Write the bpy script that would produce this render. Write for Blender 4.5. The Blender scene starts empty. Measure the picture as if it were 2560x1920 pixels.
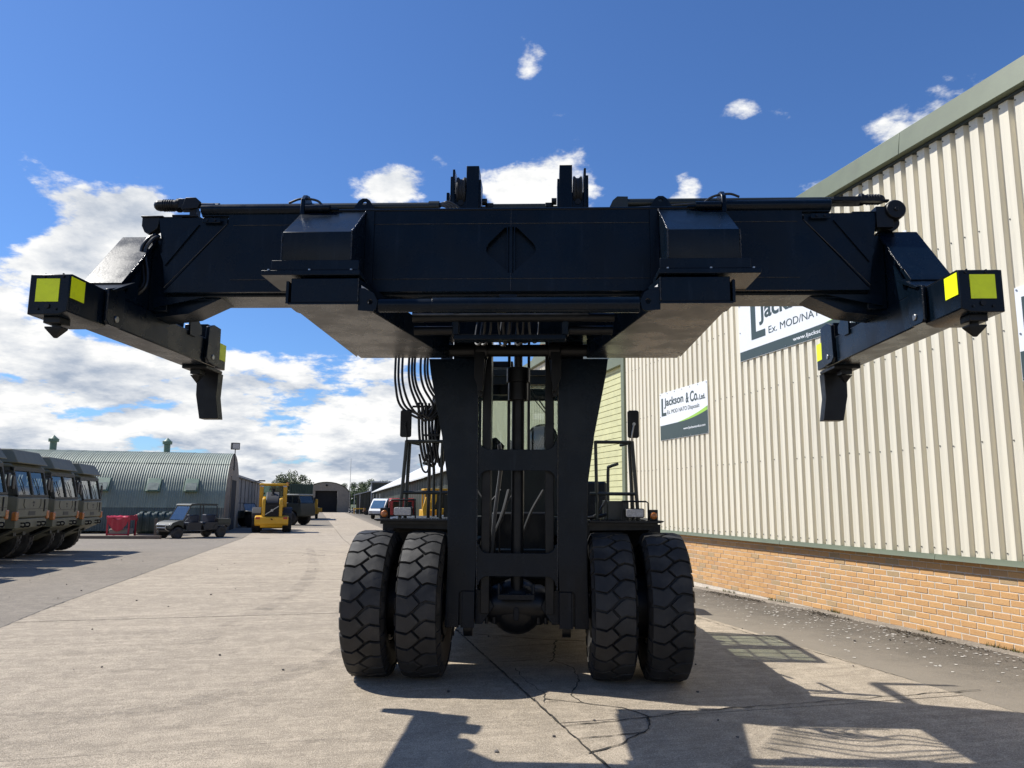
import bpy, math, random
from mathutils import Vector, Matrix, noise
from mathutils.geometry import tessellate_polygon
random.seed(7)
R = math.radians
scene = bpy.context.scene
col = scene.collection

# ------------------------------------------------------------------ camera, sky, sun, exposure
cam_d = bpy.data.cameras.new('camera')
cam = bpy.data.objects.new('camera', cam_d)
col.objects.link(cam)
scene.camera = cam
cam_d.sensor_width = 36.0
cam_d.lens = 36.0 * 1910 / 2560
cam_d.clip_end = 3000
cam.matrix_world = Matrix.Translation((0, 0, 1.65)) @ Matrix.Rotation(R(90 + 8.63), 4, 'X') @ Matrix.Rotation(R(0.4), 4, 'Z')

SUN = Vector((-0.77, 0.25, 1.0)).normalized()          # towards the sun
scene.view_settings.view_transform = 'Standard'
scene.view_settings.look = 'None'
scene.view_settings.gamma = 1
scene.view_settings.exposure = 0.25
sl = bpy.data.lights.new('sun', 'SUN')
sl.energy = 5.0
sl.angle = R(0.53)
sl.color = (1.0, 0.965, 0.90)
so = bpy.data.objects.new('sun', sl)
col.objects.link(so)
so.rotation_euler = SUN.to_track_quat('Z', 'Y').to_euler()

world = bpy.data.worlds.new('World')
scene.world = world
world.use_nodes = True
wt = world.node_tree
for n_ in list(wt.nodes):
    wt.nodes.remove(n_)

class NG:
    """small helper to write node graphs"""
    def __init__(s, tree): s.t = tree; s.n = tree.nodes; s.l = tree.links
    def node(s, typ, **kw):
        nd = s.n.new(typ)
        for k, v in kw.items():
            setattr(nd, k, v)
        return nd
    def put(s, sock, v):
        if v is None: return
        if isinstance(v, bpy.types.NodeSocket): s.l.new(v, sock)
        else: sock.default_value = v
    def math(s, op, a, b=None, c=None, clamp=False):
        nd = s.node('ShaderNodeMath', operation=op, use_clamp=clamp)
        s.put(nd.inputs[0], a); s.put(nd.inputs[1], b); s.put(nd.inputs[2], c)
        return nd.outputs[0]
    def vmath(s, op, a, b=None, out=0, scale=None):
        nd = s.node('ShaderNodeVectorMath', operation=op)
        s.put(nd.inputs[0], a); s.put(nd.inputs[1], b)
        if scale is not None: s.put(nd.inputs['Scale'], scale)
        return nd.outputs[out]
    def ramp(s, v, a, b, lo=0.0, hi=1.0, smooth=True):
        nd = s.node('ShaderNodeMapRange', interpolation_type='SMOOTHSTEP' if smooth else 'LINEAR')
        s.put(nd.inputs[0], v); s.put(nd.inputs[1], a); s.put(nd.inputs[2], b); s.put(nd.inputs[3], lo); s.put(nd.inputs[4], hi)
        return nd.outputs[0]
    def noise(s, vec, scale, detail=4.0, rough=0.55, dist=0.0, out=0, lac=2.0):
        nd = s.node('ShaderNodeTexNoise')
        s.put(nd.inputs['Vector'], vec); s.put(nd.inputs['Scale'], scale); s.put(nd.inputs['Detail'], detail)
        s.put(nd.inputs['Roughness'], rough); s.put(nd.inputs['Distortion'], dist); s.put(nd.inputs['Lacunarity'], lac)
        return nd.outputs[out]
    def mix(s, f, a, b, mode='MIX'):
        nd = s.node('ShaderNodeMix', data_type='RGBA', blend_type=mode)
        s.put(nd.inputs[0], f)
        s.put(nd.inputs[6], a if isinstance(a, bpy.types.NodeSocket) else tuple(a) + (1,) if len(a) == 3 else a)
        s.put(nd.inputs[7], b if isinstance(b, bpy.types.NodeSocket) else tuple(b) + (1,) if len(b) == 3 else b)
        return nd.outputs[2]

# cloud noise group: direction in, noise out
cg = bpy.data.node_groups.new('cloud_noise', 'ShaderNodeTree')
cg.interface.new_socket('Dir', in_out='INPUT', socket_type='NodeSocketVector')
cg.interface.new_socket('Value', in_out='OUTPUT', socket_type='NodeSocketFloat')
g = NG(cg)
gi = g.node('NodeGroupInput'); go = g.node('NodeGroupOutput')
D = gi.outputs[0]
sep = g.node('ShaderNodeSeparateXYZ'); g.put(sep.inputs[0], D)
# a cloud deck seen in perspective: features flatten towards the horizon
k = g.math('ADD', g.math('MAXIMUM', sep.outputs[2], 0.0), 0.30)
pl = g.vmath('SCALE', D, scale=g.math('DIVIDE', 1.0, k))
flat = g.vmath('MULTIPLY', pl, (1.0, 1.0, 1.9))
n1 = g.noise(flat, 3.1, 9, 0.60)
g.put(go.inputs[0], n1)

w = NG(wt)
tc = w.node('ShaderNodeTexCoord')
dirv = tc.outputs['Generated']
sky = w.node('ShaderNodeTexSky', sky_type='NISHITA')
sky.sun_disc = False
sky.sun_elevation = math.asin(SUN.z)
sky.sun_rotation = math.atan2(SUN.x, SUN.y)
sky.altitude = 50
sky.air_density = 1.0
sky.dust_density = 0.35
sky.ozone_density = 2.2
sp_ = w.node('ShaderNodeSeparateXYZ'); w.put(sp_.inputs[0], dirv)
dz = sp_.outputs[2]
# general cover: a bank low over the horizon, almost clear higher up
cover = w.math('ADD', w.ramp(dz, 0.12, 0.255, 0.155, -0.10), w.ramp(dz, 0.27, 0.5, 0.0, -0.05))
# single heaps and wisps: centre, size, weight
blobs = [(-0.470, 0.290, .15, .085, .32), (-0.425, 0.322, .08, .055, .22), (-0.515, 0.258, .10, .05, .26),
         (-0.150, 0.388, .10, .050, .27), (0.062, 0.412, .16, .095, .33), (-0.082, 0.428, .06, .045, .22), (-0.01, 0.402, .08, .04, .14),
         (-0.568, 0.212, .06, .065, .26), (0.445, 0.412, .12, .06, .26), (0.375, 0.372, .10, .03, .20),
         (0.27, 0.458, .09, .035, .24), (0.322, 0.434, .05, .03, .18), (0.213, 0.392, .04, .06, .18),
         (0.010, 0.545, .06, .06, .17), (-0.075, 0.575, .07, .04, .17), (-0.402, 0.368, .06, .045, .18),
         (-0.36, 0.56, .20, .10, -.20), (-0.33, 0.285, .12, .06, -.20), (-0.56, 0.30, .08, .08, -.22), (-0.22, 0.262, .22, .06, -.08), (-0.47, 0.205, .14, .035, -.13)]
for (bx_, bz_, sx_, sz_, w_) in blobs:
    v = w.node('ShaderNodeVectorMath', operation='MULTIPLY_ADD')
    w.put(v.inputs[0], dirv); v.inputs[1].default_value = (1 / sx_, 2.0, 1 / sz_); v.inputs[2].default_value = (-bx_ / sx_, -1.8, -bz_ / sz_)
    cover = w.math('ADD', cover, w.ramp(w.vmath('LENGTH', v.outputs[0], out=1), 0.0, 1.0, w_, 0.0))
def cn(off):
    gn = w.node('ShaderNodeGroup'); gn.node_tree = cg
    w.put(gn.inputs[0], dirv if off is None else w.vmath('ADD', dirv, off))
    return gn.outputs[0]
n0 = cn(None); n1_ = cn((-0.022, 0.0, 0.026))
d0 = w.math('ADD', n0, cover)
mask = w.ramp(d0, 0.510, 0.585)
thick = w.ramp(d0, 0.55, 0.80)
edge = w.math('MULTIPLY', w.math('SUBTRACT', n0, n1_), 5.0)
lit = w.math('ADD', w.math('SUBTRACT', 0.90, w.math('MULTIPLY', thick, 0.62)), edge, clamp=True)
ccol = w.mix(lit, (4.0, 4.75, 6.0), (10.4, 10.4, 10.3))
skyc = w.mix(1.0, sky.outputs[0], (0.66, 0.97, 1.42), 'MULTIPLY')
final = w.mix(mask, skyc, ccol)
bg = w.node('ShaderNodeBackground')
w.put(bg.inputs[0], final)
bg.inputs[1].default_value = 0.082
wo = w.node('ShaderNodeOutputWorld')
w.l.new(bg.outputs[0], wo.inputs[0])
world.cycles.sampling_method = 'MANUAL'
world.cycles.sample_map_resolution = 512

# ------------------------------------------------------------------ materials
MATS = {}
def mat(name, c, rough=0.6, metal=0.0, var=0.12, vs=3.0, bump=0.0, bs=40.0, dirt=None, dirt_amt=0.0, ds=1.2, spec=0.5, rv=0.0, coat=0.0, stretch=None, dd=0.45, island=0.0, objr=0.0, streaks=0.0):
    if name in MATS: return MATS[name]
    m = bpy.data.materials.new(name); m.use_nodes = True
    t = NG(m.node_tree)
    bs_ = m.node_tree.nodes['Principled BSDF']
    tcn = t.node('ShaderNodeTexCoord')
    vec = tcn.outputs['Object']
    if stretch: vec = t.vmath('MULTIPLY', vec, stretch)
    lo = tuple(max(0, x * (1 - var)) for x in c); hi = tuple(min(1, x * (1 + var)) for x in c)
    nz = t.noise(vec, vs, 5, 0.6)
    colr = t.mix(t.ramp(nz, 0.3, 0.7), lo, hi)
    if island or objr:
        rnd = t.node('ShaderNodeNewGeometry').outputs['Random Per Island'] if island else t.node('ShaderNodeObjectInfo').outputs['Random']
        a = island or objr
        colr = t.mix(1.0, colr, t.mix(rnd, (1 - a,) * 3, (1 + a,) * 3), 'MULTIPLY')
    if streaks:
        sk = t.noise(t.vmath('MULTIPLY', tcn.outputs['Object'], (9.0, 9.0, 0.9)), 2.0, 6, 0.7, 0.2)
        colr = t.mix(t.math('MULTIPLY', t.ramp(sk, 0.54, 0.74), streaks), colr, tuple(min(1, x * 2.2 + 0.012) for x in c))
    if dirt:
        dn_ = t.noise(vec, ds, 6, 0.65, 0.3)
        colr = t.mix(t.math('MULTIPLY', t.ramp(dn_, dd, dd + 0.3), dirt_amt), colr, dirt)
    t.put(bs_.inputs['Base Color'], colr)
    bs_.inputs['Metallic'].default_value = metal
    bs_.inputs['Specular IOR Level'].default_value = spec
    if coat:
        bs_.inputs['Coat Weight'].default_value = coat; bs_.inputs['Coat Roughness'].default_value = 0.1
    if rv:
        t.put(bs_.inputs['Roughness'], t.ramp(t.noise(vec, vs * 1.7, 5, 0.6), 0.3, 0.7, max(0.05, rough - rv), min(1, rough + rv)))
    else:
        bs_.inputs['Roughness'].default_value = rough
    if bump:
        bp = t.node('ShaderNodeBump'); bp.inputs['Strength'].default_value = bump; bp.inputs['Distance'].default_value = 0.01
        t.put(bp.inputs['Height'], t.noise(vec, bs, 4, 0.6)); t.put(bs_.inputs['Normal'], bp.outputs[0])
    MATS[name] = m
    return m

def glass_mat(name, tint, gloss=0.06, dark=0.0):
    m = bpy.data.materials.new(name); m.use_nodes = True
    t = NG(m.node_tree); nt = m.node_tree
    nt.nodes.remove(nt.nodes['Principled BSDF'])
    tr = t.node('ShaderNodeBsdfTransparent'); tr.inputs[0].default_value = tint + (1,)
    gl = t.node('ShaderNodeBsdfGlossy'); gl.inputs['Roughness'].default_value = 0.03
    fr = t.node('ShaderNodeLayerWeight'); fr.inputs[0].default_value = 0.5
    mx = t.node('ShaderNodeMixShader')
    t.put(mx.inputs[0], t.math('ADD', t.math('MULTIPLY', t.math('POWER', fr.outputs['Facing'], 4.0), 0.7), gloss + 0.03, clamp=True))
    t.l.new(tr.outputs[0], mx.inputs[1]); t.l.new(gl.outputs[0], mx.inputs[2])
    t.l.new(mx.outputs[0], nt.nodes['Material Output'].inputs[0])
    MATS[name] = m
    return m

PAINT = mat('navy_black_paint', (0.0022, 0.0062, 0.0125), 0.28, streaks=0.4, var=0.25, vs=2.0, bump=0.05, bs=60, dirt=(0.02, 0.018, 0.016), dirt_amt=0.12, ds=1.6, rv=0.07, dd=0.52, spec=0.20)
PAINT2 = mat('black_paint_satin', (0.0045, 0.005, 0.006), 0.40, var=0.2, vs=4, bump=0.05, bs=90, rv=0.08, spec=0.3)
GREENP = mat('dark_green_paint', (0.014, 0.018, 0.014), 0.40, var=0.2, vs=4, bump=0.05, bs=80)
WELD = mat('weld_bead_paint', (0.012, 0.013, 0.016), 0.22, var=0.3, vs=30, bump=0.5, bs=120)
RUBBER = mat('tyre_rubber', (0.021, 0.0205, 0.020), 0.62, var=0.25, vs=6, bump=0.15, bs=90, dirt=(0.10, 0.092, 0.08), dirt_amt=0.42, ds=3.4, dd=0.46, spec=0.4)
HOSE = mat('hose_rubber', (0.012, 0.012, 0.012), 0.35, var=0.2, vs=8)
STEEL = mat('bare_steel', (0.35, 0.35, 0.34), 0.35, 1.0, var=0.2, vs=8)
CHROME = mat('cylinder_rod', (0.14, 0.13, 0.12), 0.28, 0.9, var=0.2, vs=6)
YREF = mat('fluorescent_yellow_sheet', (0.82, 0.93, 0.008), 0.45, var=0.06, vs=6, dirt=(.40, .45, .03), dirt_amt=.35, ds=9, dd=.5)
LABELW = mat('white_label', (0.72, 0.72, 0.70), 0.5, var=0.05)
LABELK = mat('black_print', (0.02, 0.02, 0.02), 0.6, var=0.05)
LENS = mat('lamp_lens', (0.42, 0.41, 0.40), 0.25, var=0.2, vs=60, bump=0.4, bs=200, coat=0.5)
AMBER = mat('amber_lens', (0.42, 0.13, 0.02), 0.25, var=0.15, vs=20, bump=0.3, bs=150, coat=0.5)
GLASS = glass_mat('green_tinted_glass', (0.86, 0.90, 0.865), 0.05)
CGLASS = glass_mat('clear_glass', (0.55, 0.62, 0.66), 0.10)
DGLASS = mat('dark_glass', (0.014, 0.019, 0.022), 0.12, var=0.1)
LGLASS = glass_mat('dim_cab_glass', (0.30, 0.40, 0.36), 0.02)

# ------------------------------------------------------------------ mesh helpers
def smooth_pts(pts, n=6):
    P = [Vector(p) for p in pts]
    if len(P) < 3: return P
    Q = [P[0] * 2 - P[1]] + P + [P[-1] * 2 - P[-2]]
    out = []
    for i in range(1, len(Q) - 2):
        a, b, c, d = Q[i - 1], Q[i], Q[i + 1], Q[i + 2]
        for j in range(n):
            t = j / n
            out.append(0.5 * ((2 * b) + (c - a) * t + (2 * a - 5 * b + 4 * c - d) * t * t + (3 * b - 3 * c + d - a) * t ** 3))
    out.append(P[-1])
    return out

class MB:
    def __init__(s, off=(0, 0, 0)):
        s.v = []; s.f = []; s.off = Vector(off)
    def add(s, vs, fs):
        b = len(s.v); s.v += [Vector(v) for v in vs]; s.f += [tuple(i + b for i in f) for f in fs]
        return s
    def bx(s, x0, x1, y0, y1, z0, z1):
        if x0 > x1: x0, x1 = x1, x0
        return s.add([(x0, y0, z0), (x1, y0, z0), (x1, y1, z0), (x0, y1, z0), (x0, y0, z1), (x1, y0, z1), (x1, y1, z1), (x0, y1, z1)],
                     [(0, 3, 2, 1), (4, 5, 6, 7), (0, 1, 5, 4), (1, 2, 6, 5), (2, 3, 7, 6), (3, 0, 4, 7)])
    def obox(s, p0, p1, wv, hv):
        """beam from p0 to p1 with half-width vector wv and half-height vector hv"""
        p0, p1, wv, hv = map(Vector, (p0, p1, wv, hv))
        vs = [p + a * wv + b * hv for p in (p0, p1) for a, b in ((-1, -1), (1, -1), (1, 1), (-1, 1))]
        return s.add(vs, [(3, 2, 1, 0), (4, 5, 6, 7), (0, 1, 5, 4), (1, 2, 6, 5), (2, 3, 7, 6), (3, 0, 4, 7)])
    def prism(s, pts, ax, a0, a1):
        f = {'x': lambda p, a: (a, p[0], p[1]), 'y': lambda p, a: (p[0], a, p[1]), 'z': lambda p, a: (p[0], p[1], a)}[ax]
        n = len(pts)
        area = sum(pts[i][0] * pts[(i + 1) % n][1] - pts[(i + 1) % n][0] * pts[i][1] for i in range(n))
        P = list(pts) if area > 0 else list(reversed(pts))
        if a0 > a1: a0, a1 = a1, a0
        vs = [f(p, a0) for p in P] + [f(p, a1) for p in P]
        flip = ax == 'y'
        fs = [tuple(reversed(range(n))), tuple(range(n, 2 * n))] + [(i, (i + 1) % n, n + (i + 1) % n, n + i) for i in range(n)]
        if flip: fs = [tuple(reversed(q)) for q in fs]
        return s.add(vs, fs)
    def holed(s, outer, holes, ax, a0, a1):
        """plate with holes"""
        f = {'x': lambda p, a: (a, p[0], p[1]), 'y': lambda p, a: (p[0], a, p[1]), 'z': lambda p, a: (p[0], p[1], a)}[ax]
        loops = [outer] + holes
        flatp = [p for l in loops for p in l]
        tris = tessellate_polygon([[Vector((p[0], p[1], 0)) for p in l] for l in loops])
        n = len(flatp)
        vs = [f(p, a0) for p in flatp] + [f(p, a1) for p in flatp]
        fs = [tuple(t) for t in tris] + [tuple(i + n for i in reversed(t)) for t in tris]
        b = 0
        for l in loops:
            m = len(l)
            for i in range(m):
                fs.append((b + i, b + (i + 1) % m, n + b + (i + 1) % m, n + b + i))
            b += m
        return s.add(vs, fs)
    def cyl(s, p0, p1, r, n=16, r1=None, caps=True):
        p0, p1 = Vector(p0), Vector(p1); r1 = r if r1 is None else r1
        d = (p1 - p0).normalized()
        a = d.orthogonal().normalized(); b = d.cross(a)
        vs = []
        for p, rr in ((p0, r), (p1, r1)):
            for i in range(n):
                t = 2 * math.pi * i / n
                vs.append(p + a * rr * math.cos(t) + b * rr * math.sin(t))
        fs = [(i, (i + 1) % n, n + (i + 1) % n, n + i) for i in range(n)]
        if caps: fs += [tuple(reversed(range(n))), tuple(range(n, 2 * n))]
        return s.add(vs, fs)
    def tube(s, pts, r, n=8, smooth=0):
        P = smooth_pts(pts, smooth) if smooth else [Vector(p) for p in pts]
        d = (P[1] - P[0]).normalized(); a = d.orthogonal().normalized()
        vs = []
        for i, p in enumerate(P):
            t = (P[min(i + 1, len(P) - 1)] - P[max(i - 1, 0)]).normalized()
            a = (a - t * a.dot(t)).normalized(); b = t.cross(a)
            rr = r(i / (len(P) - 1)) if callable(r) else r
            for j in range(n):
                q = 2 * math.pi * j / n
                vs.append(p + (a * math.cos(q) + b * math.sin(q)) * rr)
        m = len(P)
        fs = [(i * n + j, i * n + (j + 1) % n, (i + 1) * n + (j + 1) % n, (i + 1) * n + j) for i in range(m - 1) for j in range(n)]
        fs += [tuple(reversed(range(n))), tuple(range((m - 1) * n, m * n))]
        return s.add(vs, fs)
    def lathe(s, prof, ax='x', c=(0, 0, 0), n=24, closed=False):
        """prof: list of (along, radius)"""
        c = Vector(c); vs = []
        for (t, r) in prof:
            for i in range(n):
                q = 2 * math.pi * i / n; u, v = r * math.cos(q), r * math.sin(q)
                vs.append(c + Vector({'x': (t, u, v), 'y': (v, t, u), 'z': (u, v, t)}[ax]))
        m = len(prof)
        rng = range(m) if closed else range(m - 1)
        fs = [(i * n + j, i * n + (j + 1) % n, ((i + 1) % m) * n + (j + 1) % n, ((i + 1) % m) * n + j) for i in rng for j in range(n)]
        if not closed: fs += [tuple(reversed(range(n))), tuple(range((m - 1) * n, m * n))]
        return s.add(vs, fs)
    def sph(s, c, r, n=10, sz=1.0):
        return s.lathe([(-r * sz * math.cos(math.pi * i / n), max(1e-4, r * math.sin(math.pi * i / n))) for i in range(n + 1)], 'z', c, n * 2)
    def quad(s, *p): return s.add(p, [tuple(range(len(p)))])
    def xf(s, m):
        s.v = [m @ v for v in s.v]; return s
    def mirror(s):
        o = MB(s.off); o.v = [Vector((-v.x, v.y, v.z)) for v in s.v]; o.f = [tuple(reversed(f)) for f in s.f]
        return o
    def mesh(s, name, m, ang=35):
        me = bpy.data.meshes.new(name)
        me.from_pydata([tuple(v - s.off) for v in s.v], [], s.f)
        me.validate()
        if m: me.materials.append(m)
        me.polygons.foreach_set('use_smooth', [True] * len(me.polygons))
        me.set_sharp_from_angle(angle=R(ang))
        return me
    def build(s, name, m, parent=None, bev=0.0, ang=35, label=None):
        o = bpy.data.objects.new(name, s.mesh(name, m, ang))
        col.objects.link(o)
        if parent: o.parent = parent
        if bev:
            b = o.modifiers.new('bevel', 'BEVEL'); b.width = bev; b.segments = 2; b.limit_method = 'ANGLE'; b.angle_limit = R(40)
        if label: o['label'] = label
        return o

def empty(name, loc=(0, 0, 0), rz=0.0):
    o = bpy.data.objects.new(name, None); col.objects.link(o)
    o.location = loc; o.rotation_euler = (0, 0, rz); o.empty_display_size = 0.2
    return o
def tag(o, label, cat, group=None):
    o['label'] = label; o['category'] = cat
    if group: o['group'] = group
    return o
def struct(o):
    o['kind'] = 'structure'; return o
def stuff(o):
    o['kind'] = 'stuff'; return o
def inst(o, parent, loc=None, rot=None, name=None):
    c = o.copy(); col.objects.link(c); c.parent = parent
    if loc is not None: c.location = loc
    if rot is not None: c.rotation_euler = rot
    return c
def copy_tree(o, parent=None):
    c = o.copy(); col.objects.link(c); c.parent = parent
    for ch in [x for x in CH.get(o.name, [])]:
        copy_tree(ch, c)
    return c
CH = {}
def index_children():
    CH.clear()
    for o in bpy.data.objects:
        if o.parent: CH.setdefault(o.parent.name, []).append(o)
def rrect(x0, x1, z0, z1, r, n=4):
    out = []
    for cx, cz, a in ((x1 - r, z1 - r, 0), (x0 + r, z1 - r, 90), (x0 + r, z0 + r, 180), (x1 - r, z0 + r, 270)):
        for i in range(n + 1):
            t = R(a + 90 * i / n); out.append((cx + r * math.cos(t), cz + r * math.sin(t)))
    return out
def text_mesh(name, s, m, parent, M4, width=None, height=None, bold=0.0, thick=0.0015, align='LEFT'):
    cu = bpy.data.curves.new(name, 'FONT'); cu.body = s; cu.size = 1.0; cu.extrude = 0.5; cu.offset = bold; cu.align_x = align
    to = bpy.data.objects.new(name, cu); col.objects.link(to)
    bpy.context.view_layer.update()
    me = bpy.data.meshes.new_from_object(to.evaluated_get(bpy.context.evaluated_depsgraph_get()))
    bpy.data.objects.remove(to)
    xs = [v.co.x for v in me.vertices]; ys = [v.co.y for v in me.vertices]
    x0, x1, y0, y1 = min(xs), max(xs), min(ys), max(ys)
    sx = width / (x1 - x0) if width else 1; sy = height / (y1 - y0) if height else sx
    for v in me.vertices:
        v.co = Vector(((v.co.x - x0) * sx, (v.co.y - y0) * sy, v.co.z * thick))
    me.materials.clear(); me.materials.append(m)
    o = bpy.data.objects.new(name, me); col.objects.link(o); o.parent = parent
    o.matrix_local = M4
    return o
def gz(y):
    return 0.0 if y < 12 else (-0.65 if y > 45 else -0.65 * (y - 12) / 33)

# ------------------------------------------------------------------ ground
AZ = R(14.5)
U = Vector((-math.sin(AZ), math.cos(AZ), 0)); V = Vector((math.cos(AZ), math.sin(AZ), 0))
def YP(s, t, dz=0.0):
    p = U * s + V * t
    return Vector((p.x, p.y, gz(p.y) + dz))

def ground_mat(name, base, speck, stain, streak, bump=0.35, spscale=115.0, pale=None, wall=False):
    m = bpy.data.materials.new(name); m.use_nodes = True
    t = NG(m.node_tree); b = m.node_tree.nodes['Principled BSDF']
    tcn = t.node('ShaderNodeTexCoord')
    mp = t.node('ShaderNodeMapping'); mp.inputs['Rotation'].default_value = (0, 0, -AZ)
    t.put(mp.inputs['Vector'], tcn.outputs['Object'])
    vec = mp.outputs[0]
    c0 = t.mix(t.ramp(t.noise(vec, 0.33, 6, 0.62, 0.4), 0.32, 0.68), tuple(x * 0.84 for x in base), tuple(min(1, x * 1.10) for x in base))
    c0 = t.mix(t.math('MULTIPLY', t.ramp(t.noise(vec, 1.9, 6, 0.66, 0.5), 0.47, 0.70), 0.75), c0, stain)
    st = t.noise(t.vmath('MULTIPLY', vec, (0.55, 9.0, 1.0)), 1.6, 5, 0.6, 0.3)
    c0 = t.mix(t.math('MULTIPLY', t.ramp(st, 0.40, 0.72), streak), c0, tuple(x * 0.66 for x in base))
    br = t.noise(t.vmath('MULTIPLY', vec, (0.22, 1.9, 1.0)), 1.5, 6, 0.65, 0.5)
    c0 = t.mix(t.math('MULTIPLY', t.ramp(br, 0.44, 0.30), streak * 1.1), c0, tuple(x * 0.60 for x in base))
    c0 = t.mix(t.math('MULTIPLY', t.ramp(br, 0.54, 0.70), streak), c0, tuple(min(1, x * 1.25) for x in base))
    st2 = t.noise(t.vmath('MULTIPLY', vec, (0.8, 22.0, 1.0)), 2.2, 3, 0.6, 0.2)
    c0 = t.mix(t.math('MULTIPLY', t.ramp(st2, 0.52, 0.72), streak * 0.8), c0, tuple(min(1, x * 1.22) for x in base))
    sp = t.noise(vec, spscale, 2, 0.75)
    c0 = t.mix(t.math('MULTIPLY', t.ramp(sp, 0.45, 0.60), 0.80), c0, speck)
    sp2 = t.noise(vec, spscale * 0.55, 3, 0.8)
    c0 = t.mix(t.math('MULTIPLY', t.ramp(sp2, 0.52, 0.66), 0.75), c0, tuple(min(1, x * 1.45) for x in base))
    bl = t.noise(vec, 5.5, 6, 0.7, 0.6)
    c0 = t.mix(t.math('MULTIPLY', t.ramp(bl, 0.46, 0.66), 0.38), c0, tuple(min(1, x * 1.28) for x in base))
    c0 = t.mix(t.math('MULTIPLY', t.ramp(bl, 0.50, 0.34), 0.35), c0, tuple(x * 0.68 for x in base))
    sp3 = t.noise(vec, 24, 4, 0.75)
    c0 = t.mix(t.math('MULTIPLY', t.ramp(sp3, 0.50, 0.72), 0.40), c0, speck)
    pit = t.noise(vec, 52, 2, 0.6)
    c0 = t.mix(t.math('MULTIPLY', t.ramp(pit, 0.60, 0.70), 0.75), c0, tuple(x * 0.42 for x in base))
    oil = t.noise(vec, 0.9, 5, 0.7, 0.8)
    c0 = t.mix(t.math('MULTIPLY', t.ramp(oil, 0.61, 0.74), 0.45), c0, tuple(x * 0.45 for x in base))
    if wall:                                                            # cleaner, paler surface away from the wall foot
        sx_ = t.node('ShaderNodeSeparateXYZ'); t.put(sx_.inputs[0], vec)
        f_ = t.ramp(t.math('ADD', sx_.outputs[0], t.math('MULTIPLY', t.noise(vec, 1.3, 5, .7), 1.6)), 6.3, 7.9, 0.62, 0.0)
        c0 = t.mix(f_, c0, (0.31, 0.265, 0.205))
    t.put(b.inputs['Base Color'], c0)
    b.inputs['Roughness'].default_value = 0.88; b.inputs['Specular IOR Level'].default_value = 0.3
    bp = t.node('ShaderNodeBump'); bp.inputs['Strength'].default_value = bump; bp.inputs['Distance'].default_value = 0.012
    t.put(bp.inputs['Height'], t.math('ADD', sp, t.math('MULTIPLY', sp2, 1.2))); t.put(b.inputs['Normal'], bp.outputs[0])
    MATS[name] = m
    return m
CONC = ground_mat('brushed_concrete', (0.50, 0.418, 0.315), (0.16, 0.135, 0.10), (0.33, 0.276, 0.208), 0.85, 0.7)
CONC2 = ground_mat('worn_grey_concrete', (0.275, 0.236, 0.186), (0.13, 0.112, 0.088), (0.195, 0.168, 0.133), 0.35)
ASPH = ground_mat('old_asphalt', (0.160, 0.140, 0.112), (0.07, 0.062, 0.05), (0.112, 0.098, 0.079), 0.15, 0.5, 100.0, wall=True)
FIELD = mat('rough_grass_field', (0.065, 0.085, 0.03), 0.95, var=0.4, vs=0.2, dirt=(0.14, 0.12, 0.07), dirt_amt=0.6, ds=0.05)
TAR = mat('dark_joint_filler', (0.035, 0.031, 0.025), 0.9, var=0.5, vs=14, bump=0.5, bs=70, dirt=(0.06, 0.06, 0.03), dirt_amt=0.6, ds=9)

def grid_sheet(name, xs, ys, m, dz):
    mb = MB(); nx = len(xs)
    for y in ys:
        for x in xs: mb.v.append(Vector((x, y, gz(y) + dz)))
    for j in range(len(ys) - 1):
        for i in range(nx - 1):
            a = j * nx + i; mb.f.append((a, a + 1, a + nx + 1, a + nx))
    return mb.build(name, m)
gr = struct(grid_sheet('ground', [-1500, -200, -60, 60, 200, 1500], [-80, -20, 0, 12, 45, 130, 400, 2000], FIELD, -0.06))

def yard_sheet(name, s0, s1, t0, t1, m, dz, step=1.0, parent=None, thick=0.0, wob=0.0):
    ns = max(1, int(math.ceil((s1 - s0) / step))); nt = max(1, int(math.ceil((t1 - t0) / step)))
    mb = MB()
    for i in range(ns + 1):
        for j in range(nt + 1):
            p = YP(s0 + (s1 - s0) * i / ns, t0 + (t1 - t0) * j / nt, dz)
            if wob: p.z += wob * noise.noise(p * 0.6)
            mb.v.append(p)
    for i in range(ns):
        for j in range(nt):
            a = i * (nt + 1) + j
            mb.f.append((a, a + 1, a + nt + 2, a + nt + 1))
    if thick:
        rim = [j for j in range(nt + 1)] + [i * (nt + 1) + nt for i in range(1, ns + 1)] + [ns * (nt + 1) + j for j in range(nt - 1, -1, -1)] + [i * (nt + 1) for i in range(ns - 1, 0, -1)]
        b = len(mb.v); L = len(rim)
        mb.v += [mb.v[r] - Vector((0, 0, thick)) for r in rim]
        mb.f += [(rim[(i + 1) % L], rim[i], b + i, b + (i + 1) % L) for i in range(L)]
    return mb.build(name, m, parent)
TJ0, TJ1, TJ2, TW = -3.75, 1.87, 5.55, 7.673
struct(yard_sheet('asphalt_yard', -14, 170, -70, TJ0 - 0.008, CONC2, -0.004, 6.0))
struct(yard_sheet('asphalt_apron', 64, 170, TJ0, TJ1 - 0.01, ASPH, -0.003, 6.0))
struct(yard_sheet('asphalt_path', -14, 170, TJ2 + 0.01, 60, ASPH, -0.004, 3.0))
road = struct(yard_sheet('concrete_roadway', -14, 170, TJ0 - 0.05, TJ2 + 0.05, TAR, -0.018, 4.0))
cuts = [-12.0, -6.1, -0.2, 5.75, 11.8, 17.6, 23.5, 29.4, 35.3, 41.2, 47.1, 53.0, 58.9, 64.0]
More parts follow.
